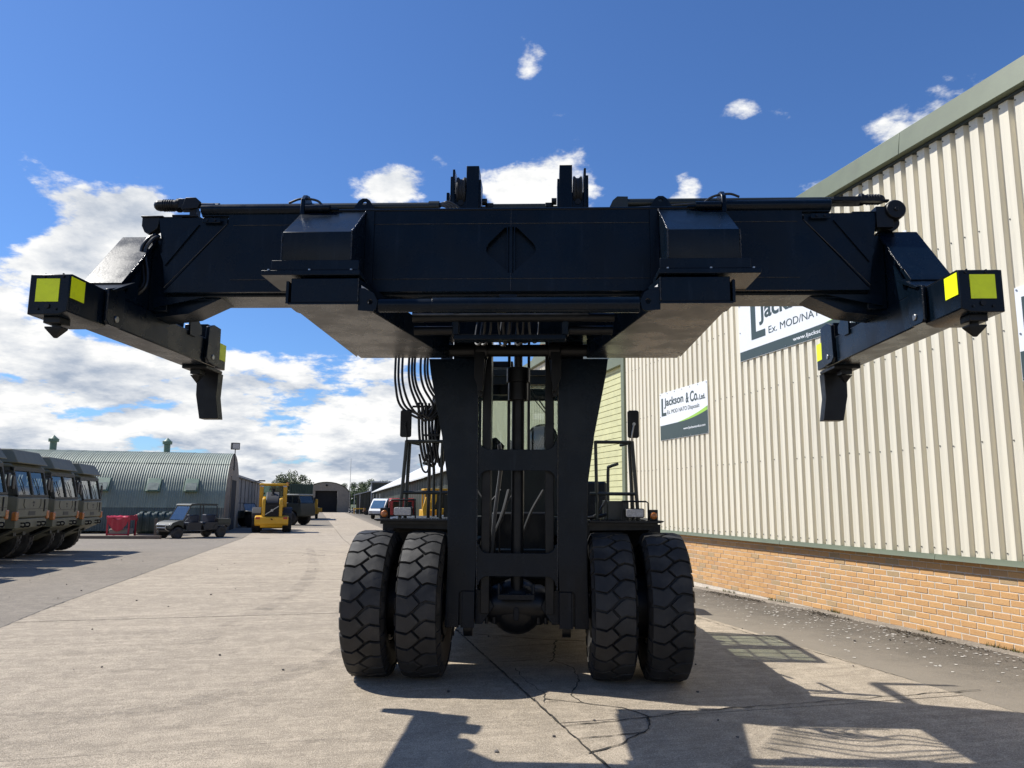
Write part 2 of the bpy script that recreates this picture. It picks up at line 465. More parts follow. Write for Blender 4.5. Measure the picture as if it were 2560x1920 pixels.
for lane, (t0, t1, cs) in enumerate(((TJ0, TJ1, cuts), (TJ1, TJ2, cuts + [71 + 6 * i for i in range(16)]))):
    for i in range(len(cs) - 1):
        s0, s1 = cs[i], cs[i + 1]
        yard_sheet('slab', s0 + 0.006, s1 - 0.006, t0 + 0.007, t1 - 0.007, CONC, random.uniform(-.002, .002), 0.7 if s0 < 24 else 1.5, road, 0.05, 0.004)

# cracks in the slabs: ragged ribbons of dirt that filled them
rc = random.Random(3)
def crack(pts, wd, dz=0.0052, jit=0.025):
    P = [Vector((x, y, 0)) for x, y in pts]; Q = []
    for a, b in zip(P[:-1], P[1:]):
        n = max(2, int((b - a).length / 0.05))
        for i in range(n):
            p = a.lerp(b, i / n)
            d = (b - a).normalized(); nn = Vector((-d.y, d.x, 0))
            Q.append(p + nn * (noise.noise(p * 7.0) * jit + rc.uniform(-1, 1) * jit * .3))
    Q.append(P[-1])
    mb = MB()
    for i, p in enumerate(Q):
        d = (Q[min(i + 1, len(Q) - 1)] - Q[max(i - 1, 0)]).normalized(); nn = Vector((-d.y, d.x, 0))
        w0 = wd * (0.12 + 1.1 * abs(noise.noise(p * 6 + Vector((5, 0, 0))))) ; w1 = wd * (0.12 + 1.1 * abs(noise.noise(p * 13 + Vector((0, 9, 0)))))
        for q in (p - nn * w0, p + nn * w1):
            mb.v.append(Vector((q.x, q.y, gz(q.y) + dz)))
        if i: a = 2 * i; mb.f.append((a - 2, a - 1, a + 1, a))
    return mb.build('crack', TAR, road)
for pts, wd in (([(-.72, 10.2), (-.61, 9.9), (.14, 9.59), (.51, 9.45), (.91, 9.4), (1.6, 9.5)], .028), ([(-.34, 8.91), (.3, 9.15), (.63, 9.24), (.9, 9.4)], .012),
                ([(.55, 9.42), (.51, 9.18), (.47, 8.44), (.40, 8.2)], .026), ([(.47, 8.44), (.2, 8.3), (-.11, 8.18)], .014), ([(.47, 8.40), (.8, 8.35), (1.1, 8.4)], .012),
                ([(.45, 8.3), (.62, 7.97), (.65, 7.42), (.58, 7.1), (.52, 6.87), (.61, 6.61)], .014), ([(.3, 6.72), (.61, 6.61), (.90, 6.47), (1.07, 6.22)], .020),
                ([(1.07, 6.22), (1.03, 5.90), (.73, 5.52), (.52, 5.34)], .020), ([(.48, 5.66), (.7, 5.72), (.98, 5.82)], .014), ([(.3, 6.9), (.28, 6.62), (.4, 6.66)], .012),
                ([(.05, 7.9), (.14, 7.4), (.3, 6.9)], .010), ([(.38, 5.95), (1.07, 6.2), (1.36, 6.36), (2.16, 6.58), (3.19, 6.88), (4.2, 7.15)], .016),
                ([(2.6, 11.6), (3.0, 10.1), (3.3, 9.1), (3.56, 8.26), (3.78, 7.5)], .012),
                ([(-14.0, 27.6), (-13.0, 29.5), (-12.6, 31.2)], .03)):
    crack(pts, wd)
# the long joints are wider and ragged where the edges have spalled
for t_, s0, s1, wd in ((TJ1, -1.0, 12.0, .018), (TJ1, 12.0, 62.0, .022), (TJ0, 2.0, 48.0, .020)):
    crack([tuple(YP(s0 + (s1 - s0) * i / 12, t_)[:2]) for i in range(13)], wd, jit=.012)
for s_ in (11.8, 23.5):
    crack([tuple(YP(s_, TJ0 + .1 + (TJ1 - TJ0) * i / 6 * .96)[:2]) for i in range(7)], .007, jit=.006)

# ------------------------------------------------------------------ the clad warehouse on the right
WO = Vector((5.66, 8.76, 0))
WRZ = math.atan2(-U.y, -U.x)
CREAM = mat('cream_cladding', (0.74, 0.685, 0.545), 0.42, var=0.05, vs=1.5, dirt=(0.55, 0.51, 0.40), dirt_amt=0.40, ds=1.2, dd=0.46, stretch=(6, 6, 0.35), spec=0.4, bump=0.05, bs=5, objr=.03)
TRIM = mat('grey_green_trim', (0.155, 0.178, 0.115), 0.45, var=0.07, vs=2, dirt=(0.13, 0.14, 0.10), dirt_amt=0.4, ds=3)
EAVES_SHADE = mat('eaves_shadow', (0.03, 0.04, 0.04), 0.6, var=0.1)
PALEBOARD = mat('pale_yellow_green_board', (0.58, 0.57, 0.31), 0.55, var=0.06, vs=3, dirt=(0.40, 0.40, 0.23), dirt_amt=0.4, ds=4)
MORTAR = mat('mortar', (0.66, 0.58, 0.47), 0.9, var=0.15, vs=12, bump=0.5, bs=120)
def brick_mat(name, island):
    m = bpy.data.materials.new(name); m.use_nodes = True
    t = NG(m.node_tree); b = m.node_tree.nodes['Principled BSDF']
    rnd = t.node('ShaderNodeNewGeometry').outputs['Random Per Island'] if island else t.node('ShaderNodeObjectInfo').outputs['Random']
    tcn = t.node('ShaderNodeTexCoord')
    vec = t.vmath('ADD', tcn.outputs['Object'], t.vmath('SCALE', (31.0, 17.0, 11.0), scale=rnd))
    rmp = t.node('ShaderNodeValToRGB')
    e = rmp.color_ramp.elements
    e[0].position = 0.0; e[0].color = (0.55, 0.305, 0.125, 1); e[1].position = 1.0; e[1].color = (0.43, 0.30, 0.16, 1)
    for p_, c_ in ((0.35, (0.62, 0.35, 0.14, 1)), (0.62, (0.64, 0.37, 0.155, 1)), (0.82, (0.54, 0.30, 0.135, 1)), (0.92, (0.48, 0.325, 0.165, 1))):
        x = e.new(p_); x.color = c_
    t.put(rmp.inputs[0], rnd)
    c = t.mix(t.math('MULTIPLY', t.ramp(t.noise(t.vmath('MULTIPLY', vec, (1.0, 1.0, 2.0)), 26, 4, 0.7), 0.54, 0.68), 0.40), rmp.outputs[0], (0.40, 0.20, 0.08))
    c = t.mix(t.math('MULTIPLY', t.ramp(t.noise(vec, 70, 3, 0.7), 0.50, 0.68), 0.4), c, (0.66, 0.44, 0.22))
    t.put(b.inputs['Base Color'], c); b.inputs['Roughness'].default_value = 0.85
    bp = t.node('ShaderNodeBump'); bp.inputs['Strength'].default_value = 0.6; bp.inputs['Distance'].default_value = 0.006
    t.put(bp.inputs['Height'], t.noise(vec, 90, 4, 0.7)); t.put(b.inputs['Normal'], bp.outputs[0])
    return m
BRICK = brick_mat('buff_brick', False); BRICKF = brick_mat('buff_brick_far', True)
wh = empty('clad_warehouse', WO, WRZ)
tag(wh, 'cream ribbed warehouse with buff brick base and green eaves along the right', 'building')
MB().bx(-10.84, 5.0, 0.0045, 0.30, -0.4, 1.03).build('mortar_wall', MORTAR, wh)
rb = random.Random(11)
bmesh_var = []
for k_ in range(4):
    mb = MB(); f = 0.004 + 0.002 * rb.random(); L, H = 0.1145, 0.0338
    vs = []
    for (yy, sc) in ((0.05, 0.0), (0.004, 0.0), (0.0, 0.004)):
        for sx, sz in ((-1, -1), (1, -1), (1, 1), (-1, 1)):
            vs.append((sx * (L - sc) + rb.uniform(-.0012, .0012), yy + rb.uniform(-.0008, .0008), sz * (H - sc) + rb.uniform(-.001, .001)))
    fs = [(8, 9, 10, 11)] + [(a * 4 + i, a * 4 + (i + 1) % 4, (a + 1) * 4 + (i + 1) % 4, (a + 1) * 4 + i) for a in (0, 1) for i in range(4)]
    mb.add(vs, fs); bmesh_var.append(mb.mesh('brick', BRICK, 15))
far_b = MB(); nb = 0
cand = []
for row in range(12):
    zc = 0.022 + 0.08 * row + 0.035
    x = -10.80 + (0.12 if row % 2 else 0.0)
    while x < 4.9:
        cand.append((x, zc)); x += 0.24
near = sorted([c for c in cand if c[0] < 1.35], key=lambda c: -c[0])[:300]
ns_ = set(near)
for (x, zc) in cand:
    jx, jy, jz = rb.uniform(-.002, .002), rb.uniform(-.0025, .0025), rb.uniform(-.0012, .0012)
    if (x, zc) in ns_:
        o = bpy.data.objects.new('brick', rb.choice(bmesh_var)); col.objects.link(o); o.parent = wh
        o.location = (x + jx, jy, zc + jz); o.rotation_euler = (0, rb.uniform(-.004, .004), rb.uniform(-.006, .006))
    else:
        c = Vector((x + jx, jy, zc + jz)); L, H = .1145, .0338
        far_b.add([c + Vector((a * L, 0, b_ * H)) for a, b_ in ((-1, -1), (1, -1), (1, 1), (-1, 1))] + [c + Vector((a * L, .05, b_ * H)) for a, b_ in ((-1, -1), (1, -1), (1, 1), (-1, 1))],
                  [(0, 1, 2, 3), (0, 4, 5, 1), (1, 5, 6, 2), (2, 6, 7, 3), (3, 7, 4, 0)])
stuff(far_b.build('brick_field', BRICKF, wh))

def rib_profile(w, pitch=0.21, crown=.122, sl=.020, depth=.058):
    tr = pitch - crown - 2 * sl
    pts = []; n = int(round(w / pitch))
    for i in range(n):
        x = i * pitch
        pts += [(x, depth), (x + tr, depth), (x + tr + sl, 0.0), (x + tr + sl + crown * .3, 0.0), (x + tr + sl + crown * .34, .0015), (x + tr + sl + crown * .66, .0015), (x + tr + sl + crown * .7, 0.0), (x + tr + sl + crown, 0.0)]
    pts.append((n * pitch, depth))
    return pts
def clad_mesh(w, z0, z1, m, name='cladding_sheet'):
    pr = rib_profile(w); mb = MB()
    nz = 4
    for k_ in range(nz + 1):
        z = z0 + (z1 - z0) * k_ / nz
        for (x, y) in pr: mb.v.append(Vector((x, y, z)))
    n = len(pr)
    for k_ in range(nz):
        for i in range(n - 1):
            a = k_ * n + i; mb.f.append((a, a + 1, a + n + 1, a + n))
    return mb.mesh(name, m, 20)
cm = clad_mesh(1.05, 1.0, 6.40, CREAM)
nsheet = 15
screw = MB()
for i in range(nsheet):
    x0 = -10.80 + i * 1.05
    o = bpy.data.objects.new('cladding_sheet', cm); col.objects.link(o); o.parent = wh
    o.location = (x0, -0.09 + random.uniform(-.001, .001), 0); o.rotation_euler = (0, 0, random.uniform(-.0012, .0012))
    for zr in (1.09, 2.35, 3.6, 4.85, 6.2):
        for k_ in range(5):
            if random.random() < (1.0 if zr < 1.2 else 0.7):
                xx = x0 + k_ * .21 + .06 + .022; zz = zr + random.uniform(-.012, .012)
                screw.cyl((xx, -0.0985, zz), (xx, -0.088, zz), 0.009, 6)
SCREW = mat('dark_screw_cap', (0.10, 0.10, 0.085), 0.5, var=.2)
stuff(screw.build('cladding_screws', SCREW, wh))
for i in range(5):                                                         # eaves fascia and drip trim in lengths
    a = -10.95 + i * 3.3; b = a + 3.295
    MB().add([(a, -.21, 6.30), (b, -.21, 6.30), (b, -.17, 6.62), (a, -.17, 6.62), (a, -.03, 6.30), (b, -.03, 6.30), (b, .10, 6.66), (a, .10, 6.66)],
             [(0, 1, 2, 3), (3, 2, 6, 7), (4, 5, 1, 0), (0, 3, 7, 4), (1, 5, 6, 2)]).build('fascia', TRIM, wh, .006)
    MB().bx(a + .002, b, -.118, -.03, 6.262, 6.297).build('eaves_shadow_strip', EAVES_SHADE, wh)  # near-black strip painted in for the shadow gap under the fascia
    MB().prism([(-.098, 1.02), (-.105, .985), (-.115, .955), (-.095, .950), (-.085, .98), (.03, .985), (.03, 1.02)], 'x', a + .002, b).build('drip_flashing', TRIM, wh)
MB().bx(-10.99, -10.80, -.125, .1, -.05, 6.29).build('corner_trim', TRIM, wh, .006)
MB().add([(-10.95, .1, 6.64), (5.0, .1, 6.64), (5.0, 16, 8.6), (-10.95, 16, 8.6), (-10.95, 16, 0), (5, 16, 0), (-10.95, .28, 0), (-10.95, .28, 6.6), (5, .28, 0), (5, .28, 6.6)],
         [(0, 1, 2, 3), (3, 2, 5, 4), (0, 3, 4, 6, 7), (1, 9, 8, 5, 2)]).build('roof', TRIM, wh)

# link building with pale boards, then ribbed cladding again
lk = empty('boarded_annexe', WO, WRZ)
tag(lk, 'pale yellow green boarded building joining the far end of the cream warehouse', 'building')
MB().bx(-15.35, -11.0, .04, 4.0, -0.8, 5.2).build('core_wall', PALEBOARD, lk)
zb = -0.2
while zb < 5.1:
    MB().prism([(-.012, zb), (.0, zb - .004), (.05, zb - .004), (.05, zb + .15), (.012, zb + .15), (-.006, zb + .142)], 'x', -15.35 + random.uniform(0, .01), -11.0).build('plank', PALEBOARD, lk)
    zb += 0.158
MB().bx(-15.4, -10.995, -.12, .1, 5.12, 5.38).build('fascia', TRIM, lk, .006)
MB().bx(-15.4, -11.0, -.1, 4.0, 5.383, 5.42).build('roof', TRIM, lk)
fw = empty('far_ribbed_hall', WO, WRZ)
tag(fw, 'far cream ribbed hall seen through the handler cab windows', 'building')
for i in range(14):
    x0 = -15.4 - (i + 1) * 1.05
    o = bpy.data.objects.new('cladding_sheet', cm); col.objects.link(o); o.parent = fw; o.location = (x0, -.05, -.02)
MB().bx(-30.2, -15.4, -.16, .1, 6.40, 6.66).build('fascia', TRIM, fw, .006)
MB().bx(-30.2, -15.4, .05, 9.0, -1.0, 6.398).build('core_wall', CREAM, fw)
MB().bx(-30.2, -15.38, -.07, .1, -1.0, .98).build('plinth', BRICKF, fw)
MB().prism([(-21.0, 6.67), (-15.4, 8.9), (-15.4, 6.67)], 'y', .2, 9.0).build('roof', TRIM, fw)
MB().cyl((-18.2, .0, 6.6), (-18.2, .0, 7.0), .09, 12).cyl((-18.2, .0, 7.0), (-18.2, .0, 7.06), .12, 12).build('chimney_pot', mat('terracotta', (.5, .17, .06), .8, var=.2), fw)

# signs on the warehouse
SWHITE = mat('sign_white', (0.78, 0.80, 0.82), 0.35, var=.02, vs=1)
SDARK = mat('sign_dark_green_grey', (0.045, 0.068, 0.066), 0.4, var=.03)
SLIME = mat('sign_lime', (0.33, 0.58, 0.08), 0.4, var=.03)
RX = Matrix.Rotation(R(90), 4, 'X')
def TM(x, y, z): return Matrix.Translation((x, y, z)) @ RX
def curve_poly(x0, x1, z0f, z1f, n=14):
    a = [(x0 + (x1 - x0) * i / n, z0f(i / n)) for i in range(n + 1)]; b = [(x0 + (x1 - x0) * i / n, z1f(i / n)) for i in range(n + 1)]
    return a, b
def strip_between(mb, a, b, y):
    n = len(a)
    mb.add([(p[0], y, p[1]) for p in a] + [(p[0], y, p[1]) for p in b], [(i, i + 1, n + i + 1, n + i) for i in range(n - 1)])
    return mb
def sign_board(x0, x1, z0, z1, label, band, sw=.4):
    e = empty('sign_board', WO, WRZ); tag(e, label, 'sign', 'company signs on the warehouse')
    MB().bx(x0, x1, -.104, -.092, z0, z1).build('panel', SWHITE, e, .001)
    fz = lambda t: z0 + band + (z1 - z0) * .03 * t + (z1 - z0) * .12 * max(0, t - .45) ** 2 * 3
    a, b = curve_poly(x0 + .006, x1 - .006, lambda t: z0 + .006, fz)
    strip_between(MB(), a, b, -.1062).build('dark_band', SDARK, e)
    gt = lambda t: fz(t) + (z1 - z0) * .001 + (z1 - z0) * .075 * max(0, (t - sw) / (1 - sw)) ** .8
    a, b = curve_poly(x0 + (x1 - x0) * sw, x1 - .006, lambda t: fz(sw + (1 - sw) * t), lambda t: gt(sw + (1 - sw) * t))
    strip_between(MB(), a, b, -.1058).build('lime_swoosh', SLIME, e)
    bt = MB(); w_ = x1 - x0
    for i in range(7):
        xx = x0 + .03 + (w_ - .06) * i / 6
        for zz in (z0 + .03, z1 - .03): bt.cyl((xx, -.112, zz), (xx, -.103, zz), .011, 8)
    for zz in (z0 + (z1 - z0) * .5,):
        for xx in (x0 + .03, x1 - .03): bt.cyl((xx, -.112, zz), (xx, -.103, zz), .011, 8)
    stuff(bt.build('fixing_screws', STEEL, e))
    return e
TY = -.1065
s1 = sign_board(-8.77, -6.60, 2.99, 4.05, 'white company sign low on the cladding, second from far corner above the mirror', .33)
MB().prism([(-8.69, 3.53), (-8.45, 3.53), (-8.45, 3.60), (-8.61, 3.60), (-8.61, 3.93), (-8.69, 3.93)], 'y', TY - .001, TY).build('letter_l', SDARK, s1)
text_mesh('lettering', 'Jackson', SDARK, s1, TM(-8.55, TY, 3.685), .92, .235, .022)
text_mesh('lettering', '&', SDARK, s1, TM(-7.52, TY, 3.70), .13, .22, .022)
text_mesh('lettering', 'Co.', SDARK, s1, TM(-7.33, TY, 3.70), .36, .225, .022)
text_mesh('lettering', 'Ltd.', SDARK, s1, TM(-6.93, TY, 3.70), .24, .105, .03)
text_mesh('lettering', 'Ex. MOD NATO Disposals', SDARK, s1, TM(-8.40, TY, 3.525), 1.46, .115, 0.0)
text_mesh('lettering', 'www.ljacksonandco.com', SWHITE, s1, TM(-7.66, TY - .0006, 3.135), .95, .062, .012)
s2 = sign_board(-5.34, -1.13, 4.20, 5.27, 'largest white company sign high on the cladding, half hidden behind the spreader', .17, .58)
MB().prism([(-4.94, 4.53), (-4.50, 4.53), (-4.50, 4.655), (-4.79, 4.655), (-4.79, 5.20), (-4.94, 5.20)], 'y', TY - .001, TY).build('letter_l', SDARK, s2)
text_mesh('lettering', 'Jackson', SDARK, s2, TM(-4.68, TY, 4.745), 1.55, .42, .022)
text_mesh('lettering', '& Co.', SDARK, s2, TM(-2.98, TY, 4.78), .98, .40, .022)
text_mesh('lettering', 'Ltd.', SDARK, s2, TM(-1.88, TY, 4.78), .42, .18, .03)
text_mesh('lettering', 'Ex. MOD/NATO Disposals', SDARK, s2, TM(-4.40, TY, 4.505), 2.50, .165, 0.0)
text_mesh('lettering', 'www.ljacksonandco.com', SWHITE, s2, TM(-3.72, TY - .0006, 4.245), 1.45, .085, .012)
s3 = sign_board(0.31, 2.48, 2.99, 4.05, 'white company sign cut by the right edge of the picture', .33)
MB().prism([(.39, 3.53), (.63, 3.53), (.63, 3.60), (.47, 3.60), (.47, 3.93), (.39, 3.93)], 'y', TY - .001, TY).build('letter_l', SDARK, s3)
text_mesh('lettering', 'Jackson & Co.', SDARK, s3, TM(.53, TY, 3.685), 1.58, .235, .022)
text_mesh('lettering', 'Ltd.', SDARK, s3, TM(2.15, TY, 3.70), .24, .105, .03)
text_mesh('lettering', 'Ex. MOD NATO Disposals', SDARK, s3, TM(.68, TY, 3.525), 1.46, .115, 0.0)
text_mesh('lettering', 'www.ljacksonandco.com', SWHITE, s3, TM(1.42, TY - .0006, 3.135), .95, .062, .012)

s3.location = WO - U * 0.08

# foot of the wall: concrete edge strip, leaf litter, tufts, droppings
tl = lambda X: WO + Matrix.Rotation(WRZ, 3, 'Z') @ Vector(X)
ks = empty('wall_footing', WO, WRZ)
struct(ks)
mb = MB()
for i in range(80):
    x = -10.8 + i * .2; a = .10 + .035 * noise.noise(Vector((x * 1.3, 0, 0))); z0 = gz(tl((x, -.1, 0)).y)
    mb.v += [Vector((x, -a - .03, z0 - .01)), Vector((x, -a, z0 + .012)), Vector((x, .02, z0 + .022))]
    if i:
        b = 3 * i
        mb.f += [(b - 3, b, b + 1, b - 2), (b - 2, b + 1, b + 2, b - 1)]
mb.build('concrete_edge', CONC2, ks)
rl = random.Random(5)
lit_ = MB()
for i in range(5200):
    x = rl.uniform(-10.5, 2.5); y = -.10 - abs(rl.gauss(0, .13)) - .05
    if noise.noise(Vector((x * 1.1, 3.3, 0))) + rl.uniform(-.3, .3) < .12: continue
    p = tl((x, y, 0)); z = gz(p.y); s_ = rl.uniform(.006, .022); a = rl.uniform(0, 6.28)
    e1 = Vector((math.cos(a), math.sin(a), rl.uniform(-.5, .6))) * s_; e2 = Vector((-math.sin(a), math.cos(a), rl.uniform(-.5, .6))) * s_ * .6
    c = Vector((p.x, p.y, z + rl.uniform(.003, .016)))
    lit_.add([c - e1, c + e2, c + e1, c - e2], [(0, 1, 2, 3)])
LITTER = mat('dry_leaf_litter', (0.055, 0.045, 0.03), 0.9, var=.5, vs=5, island=.6)
o = stuff(lit_.build('leaf_litter', LITTER)); tag(o, 'dry leaf litter and dirt lying along the brick wall', 'litter')
tf = MB()
for i in range(900):
    x = rl.uniform(-10.5, 2.0)
    if noise.noise(Vector((x * 2.1, 7.7, 0))) < .02: continue
    p = tl((x, -rl.uniform(.004, .035), 0)); z = gz(p.y) + .012
    for k_ in range(3):
        a = rl.uniform(0, 6.28); hgt = rl.uniform(.02, .075); d = Vector((math.cos(a), math.sin(a), 0))
        b0 = Vector((p.x, p.y, z)); tip = b0 + d * hgt * .5 + Vector((0, 0, hgt)); sd = Vector((-d.y, d.x, 0)) * .004
        tf.add([b0 - sd, b0 + sd, tip], [(0, 1, 2)])
o = stuff(tf.build('wall_grass', mat('dry_weed', (0.12, 0.12, 0.035), .9, var=.4, vs=9))); tag(o, 'short dry weeds growing where brick wall meets asphalt', 'grass')
dp = MB()
for i in range(520):
    x = rl.gauss(-2.0, 2.3); y = -.12 - abs(rl.gauss(0, .75))
    if y < -2.05 or x > 2 or x < -8.5: continue
    p = tl((x, y, 0)); r_ = rl.uniform(.005, .019) * (1.25 if rl.random() < .15 else 1); n = 9
    ring = [Vector((p.x + r_ * (1 + rl.uniform(-.3, .3)) * math.cos(q * 6.283 / n), p.y + r_ * (1 + rl.uniform(-.3, .3)) * math.sin(q * 6.283 / n), gz(p.y) + .0035)) for q in range(n)]
    dp.add(ring, [tuple(range(n))])
o = stuff(dp.build('bird_droppings', mat('dropping_white', (0.60, 0.57, 0.51), .9, var=.2, vs=30, island=.3))); tag(o, 'white bird droppings spattered on the asphalt beside brick wall', 'droppings')
pb = MB()
for i in range(150):
    s_, t_ = rl.uniform(4.5, 30), rl.uniform(-9, 7.2); p = YP(s_, t_, .006); r_ = rl.uniform(.006, .018)
    n0 = len(pb.v); pb.sph(p, r_, 3, .6)
    for q in range(n0, len(pb.v)): pb.v[q] += Vector((rl.uniform(-1, 1), rl.uniform(-1, 1), rl.uniform(-.5, .5))) * r_ * .3
o = stuff(pb.build('loose_grit', mat('grit', (.10, .09, .08), .9, var=.4, vs=30, island=.5))); tag(o, 'small loose stones scattered over the yard concrete', 'grit')

# faint rubber marks left by turning vehicles
def mark_mat():
    m = bpy.data.materials.new('rubber_scuff'); m.use_nodes = True
    t = NG(m.node_tree); nt = m.node_tree; pb_ = nt.nodes['Principled BSDF']
    pb_.inputs['Base Color'].default_value = (.07, .062, .052, 1); pb_.inputs['Roughness'].default_value = .8
    tr = t.node('ShaderNodeBsdfTransparent'); mx = t.node('ShaderNodeMixShader')
    tcn = t.node('ShaderNodeTexCoord')
    f = t.math('MULTIPLY', t.ramp(t.noise(tcn.outputs['Object'], 1.3, 6, .75), .40, .72), t.ramp(t.noise(tcn.outputs['Object'], 40, 3, .8), .35, .65, .15, .6))
    t.put(mx.inputs[0], t.math('MULTIPLY', f, .75)); t.l.new(tr.outputs[0], mx.inputs[1]); t.l.new(pb_.outputs[0], mx.inputs[2]); t.l.new(mx.outputs[0], nt.nodes['Material Output'].inputs[0])
    return m
SCUFF = mark_mat()
def tyre_mark(pts, wd):
    Q = smooth_pts([(x, y, 0) for x, y in pts], 10); o = MB()
    for i, p in enumerate(Q):
        d = (Q[min(i + 1, len(Q) - 1)] - Q[max(i - 1, 0)]).normalized(); nn = Vector((-d.y, d.x, 0))
        for q in (p - nn * wd, p + nn * wd): o.v.append(Vector((q.x, q.y, gz(q.y) + .0065)))
        if i: a = 2 * i; o.f.append((a - 2, a - 1, a + 1, a))
    o.build('tyre_mark', SCUFF, road)
for pts, wd in (([(-12.4, 31.0), (-9.8, 30.2), (-7.6, 28.6), (-6.2, 26.4)], .16), ([(-12.6, 32.8), (-9.4, 31.9), (-6.9, 30.0), (-5.3, 27.4)], .16), ([(-3.6, 9.0), (-3.9, 14.0), (-5.3, 21.0), (-8.5, 33.0)], .15), ([(-1.75, 9.0), (-2.0, 14.0), (-3.4, 21.0), (-6.5, 33.0)], .15),
                ([(-3.9, 5.2), (-2.2, 7.2), (-1.8, 10.0), (-2.6, 15.0)], .13), ([(1.2, 4.6), (2.3, 6.4), (2.5, 9.0)], .12)):
    tyre_mark(pts, wd)

# ------------------------------------------------------------------ the container handler
BUGF = mat('black_rubber', (.012, .012, .012), .7)
YAW = R(2.3)
OFF = (0, 7.5, 0)
hp = Vector((-0.234, 0, 0)) + Matrix.Rotation(-YAW, 3, 'Z') @ Vector(OFF)
H = empty('container_handler', hp, -YAW)
tag(H, 'huge navy black container handler with wide spreader facing the camera', 'container handler')
def mb(): return MB(OFF)
def both(fn, name, m, parent=H, bev=0.0, ang=35):
    """build a part on the right and its mirror on the left"""
    r_ = fn(); l_ = r_.mirror()
    return r_.build(name, m, parent, bev, ang), l_.build(name, m, parent, bev, ang)
def bead(p0, p1, r=.005, n=None):
    p0, p1 = Vector(p0), Vector(p1); L = (p1 - p0).length; n = n or max(6, int(L / .012))
    o = mb(); pts = [p0.lerp(p1, i / n) for i in range(n + 1)]
    rr = random.Random(int(L * 1000))
    rad = [r * (.6 + .8 * rr.random()) for _ in pts]
    return o.tube(pts, lambda t: rad[min(n, int(t * n + .5))], 6)

# --- spreader beam
beam = mb().prism([(-2.597, 3.149), (-2.64, 3.47), (-2.69, 3.76), (2.69, 3.76), (2.64, 3.47), (2.597, 3.149)], 'y', 5.515, 5.868).build('spreader_beam', PAINT, H, .012)
dia_r = [(.030, 3.655), (.045, 3.655), (.165, 3.535), (.182, 3.505), (.184, 3.475), (.172, 3.448), (.045, 3.335), (.030, 3.320)]
dia_l = [(-x, z) for x, z in reversed(dia_r)]
slot_r = [(.010, 3.66), (.022, 3.66), (.022, 3.305), (.010, 3.305)]
mb().holed([(-2.600, 3.167), (2.600, 3.167), (2.139, 3.70), (2.139, 3.80), (-2.139, 3.80), (-2.139, 3.70)], [dia_r, dia_l, slot_r, [(-x, z) for x, z in reversed(slot_r)]], 'y', 5.45, 5.474).build('front_plate', PAINT, beam)
mb().prism([(-2.596, 3.170), (2.596, 3.170), (2.135, 3.70), (2.135, 3.797), (-2.135, 3.797), (-2.135, 3.70)], 'y', 5.512, 5.88).build('sleeve', PAINT, beam, .01)
mb().holed([(-2.598, 3.169), (2.598, 3.169), (2.137, 3.70), (2.137, 3.798), (-2.137, 3.798), (-2.137, 3.70)], [[(-2.0, 3.20), (-2.0, 3.68), (2.0, 3.68), (2.0, 3.20)]], 'y', 5.4745, 5.5115).build('spacer_frame', PAINT, beam)
both(lambda: mb().prism([(2.60, 3.15), (2.642, 3.47), (2.69, 3.758), (2.16, 3.758), (2.16, 3.71), (2.60, 3.20)], 'y', 5.477, 5.514), 'end_plate', PAINT, beam)
mb().cyl((-2.12, 5.455, 3.797), (2.12, 5.455, 3.797), .012, 10).build('top_edge', PAINT, beam)
for z_ in (3.686, 3.262):
    bead((-2.1, 5.449, z_), (2.1, 5.449, z_), .0035, 160).build('weld_bead', WELD, beam)
bead((0, 5.448, 3.17), (0, 5.448, 3.30), .004).build('weld_bead', WELD, beam)
bead((0, 5.448, 3.66), (0, 5.448, 3.79), .003).build('weld_bead', WELD, beam)
both(lambda: mb().prism([(2.42, 3.70), (2.37, 3.70), (2.612, 3.38), (2.652, 3.47)], 'y', 5.462, 5.4775), 'diagonal_strap', PAINT, beam)
both(lambda: bead((2.60, 5.447, 3.20), (2.145, 5.447, 3.70), .004), 'weld_bead', WELD, beam)
both(lambda: mb().prism([(2.20, 3.148), (2.72, 3.148), (2.72, 3.00), (2.45, 3.03)], 'y', 5.56, 5.80).prism([(2.30, 3.146), (2.70, 3.146), (2.70, 3.06)], 'y', 5.50, 5.512), 'end_gusset', PAINT, beam)
both(lambda: mb().prism([(2.52, 3.762), (2.69, 3.762), (2.69, 3.775), (2.52, 3.775)], 'y', 5.49, 5.86).bx(2.20, 2.34, 5.44, 5.4495, 3.705, 3.745), 'end_plate', PAINT, beam, .004)
for x_ in (2.24, 2.30): both(lambda: mb().cyl((x_, 5.432, 3.725), (x_, 5.442, 3.725), .009, 8), 'bolt', PAINT2, beam)

# --- hydraulics lying on the beam
both(lambda: mb().cyl((1.58, 5.46, 3.812), (2.35, 5.46, 3.812), .042, 14).bx(1.60, 2.349, 5.452, 5.50, 3.76, 3.80), 'slide_bar', PAINT, beam, .004)
mb().cyl((-2.30, 5.60, 3.878), (-.62, 5.60, 3.878), .036, 16).cyl((-.64, 5.60, 3.878), (-.56, 5.60, 3.878), .046, 16).cyl((-2.36, 5.60, 3.878), (-2.28, 5.60, 3.878), .044, 16).build('extension_cylinder', GREENP, beam)
mb().cyl((.86, 5.60, 3.893), (2.42, 5.60, 3.893), .036, 16).prism([(.72, 3.80), (.88, 3.80), (.88, 3.93), (.80, 3.932), (.765, 3.90)], 'y', 5.55, 5.65).build('extension_cylinder', GREENP, beam)
both(lambda: mb().prism([(5.40, 3.70), (5.62, 3.76), (5.62, 3.88), (5.59, 3.925), (5.53, 3.945), (5.47, 3.93), (5.42, 3.88)], 'x', 1.55, 1.585), 'lug_plate', PAINT, beam, .006)
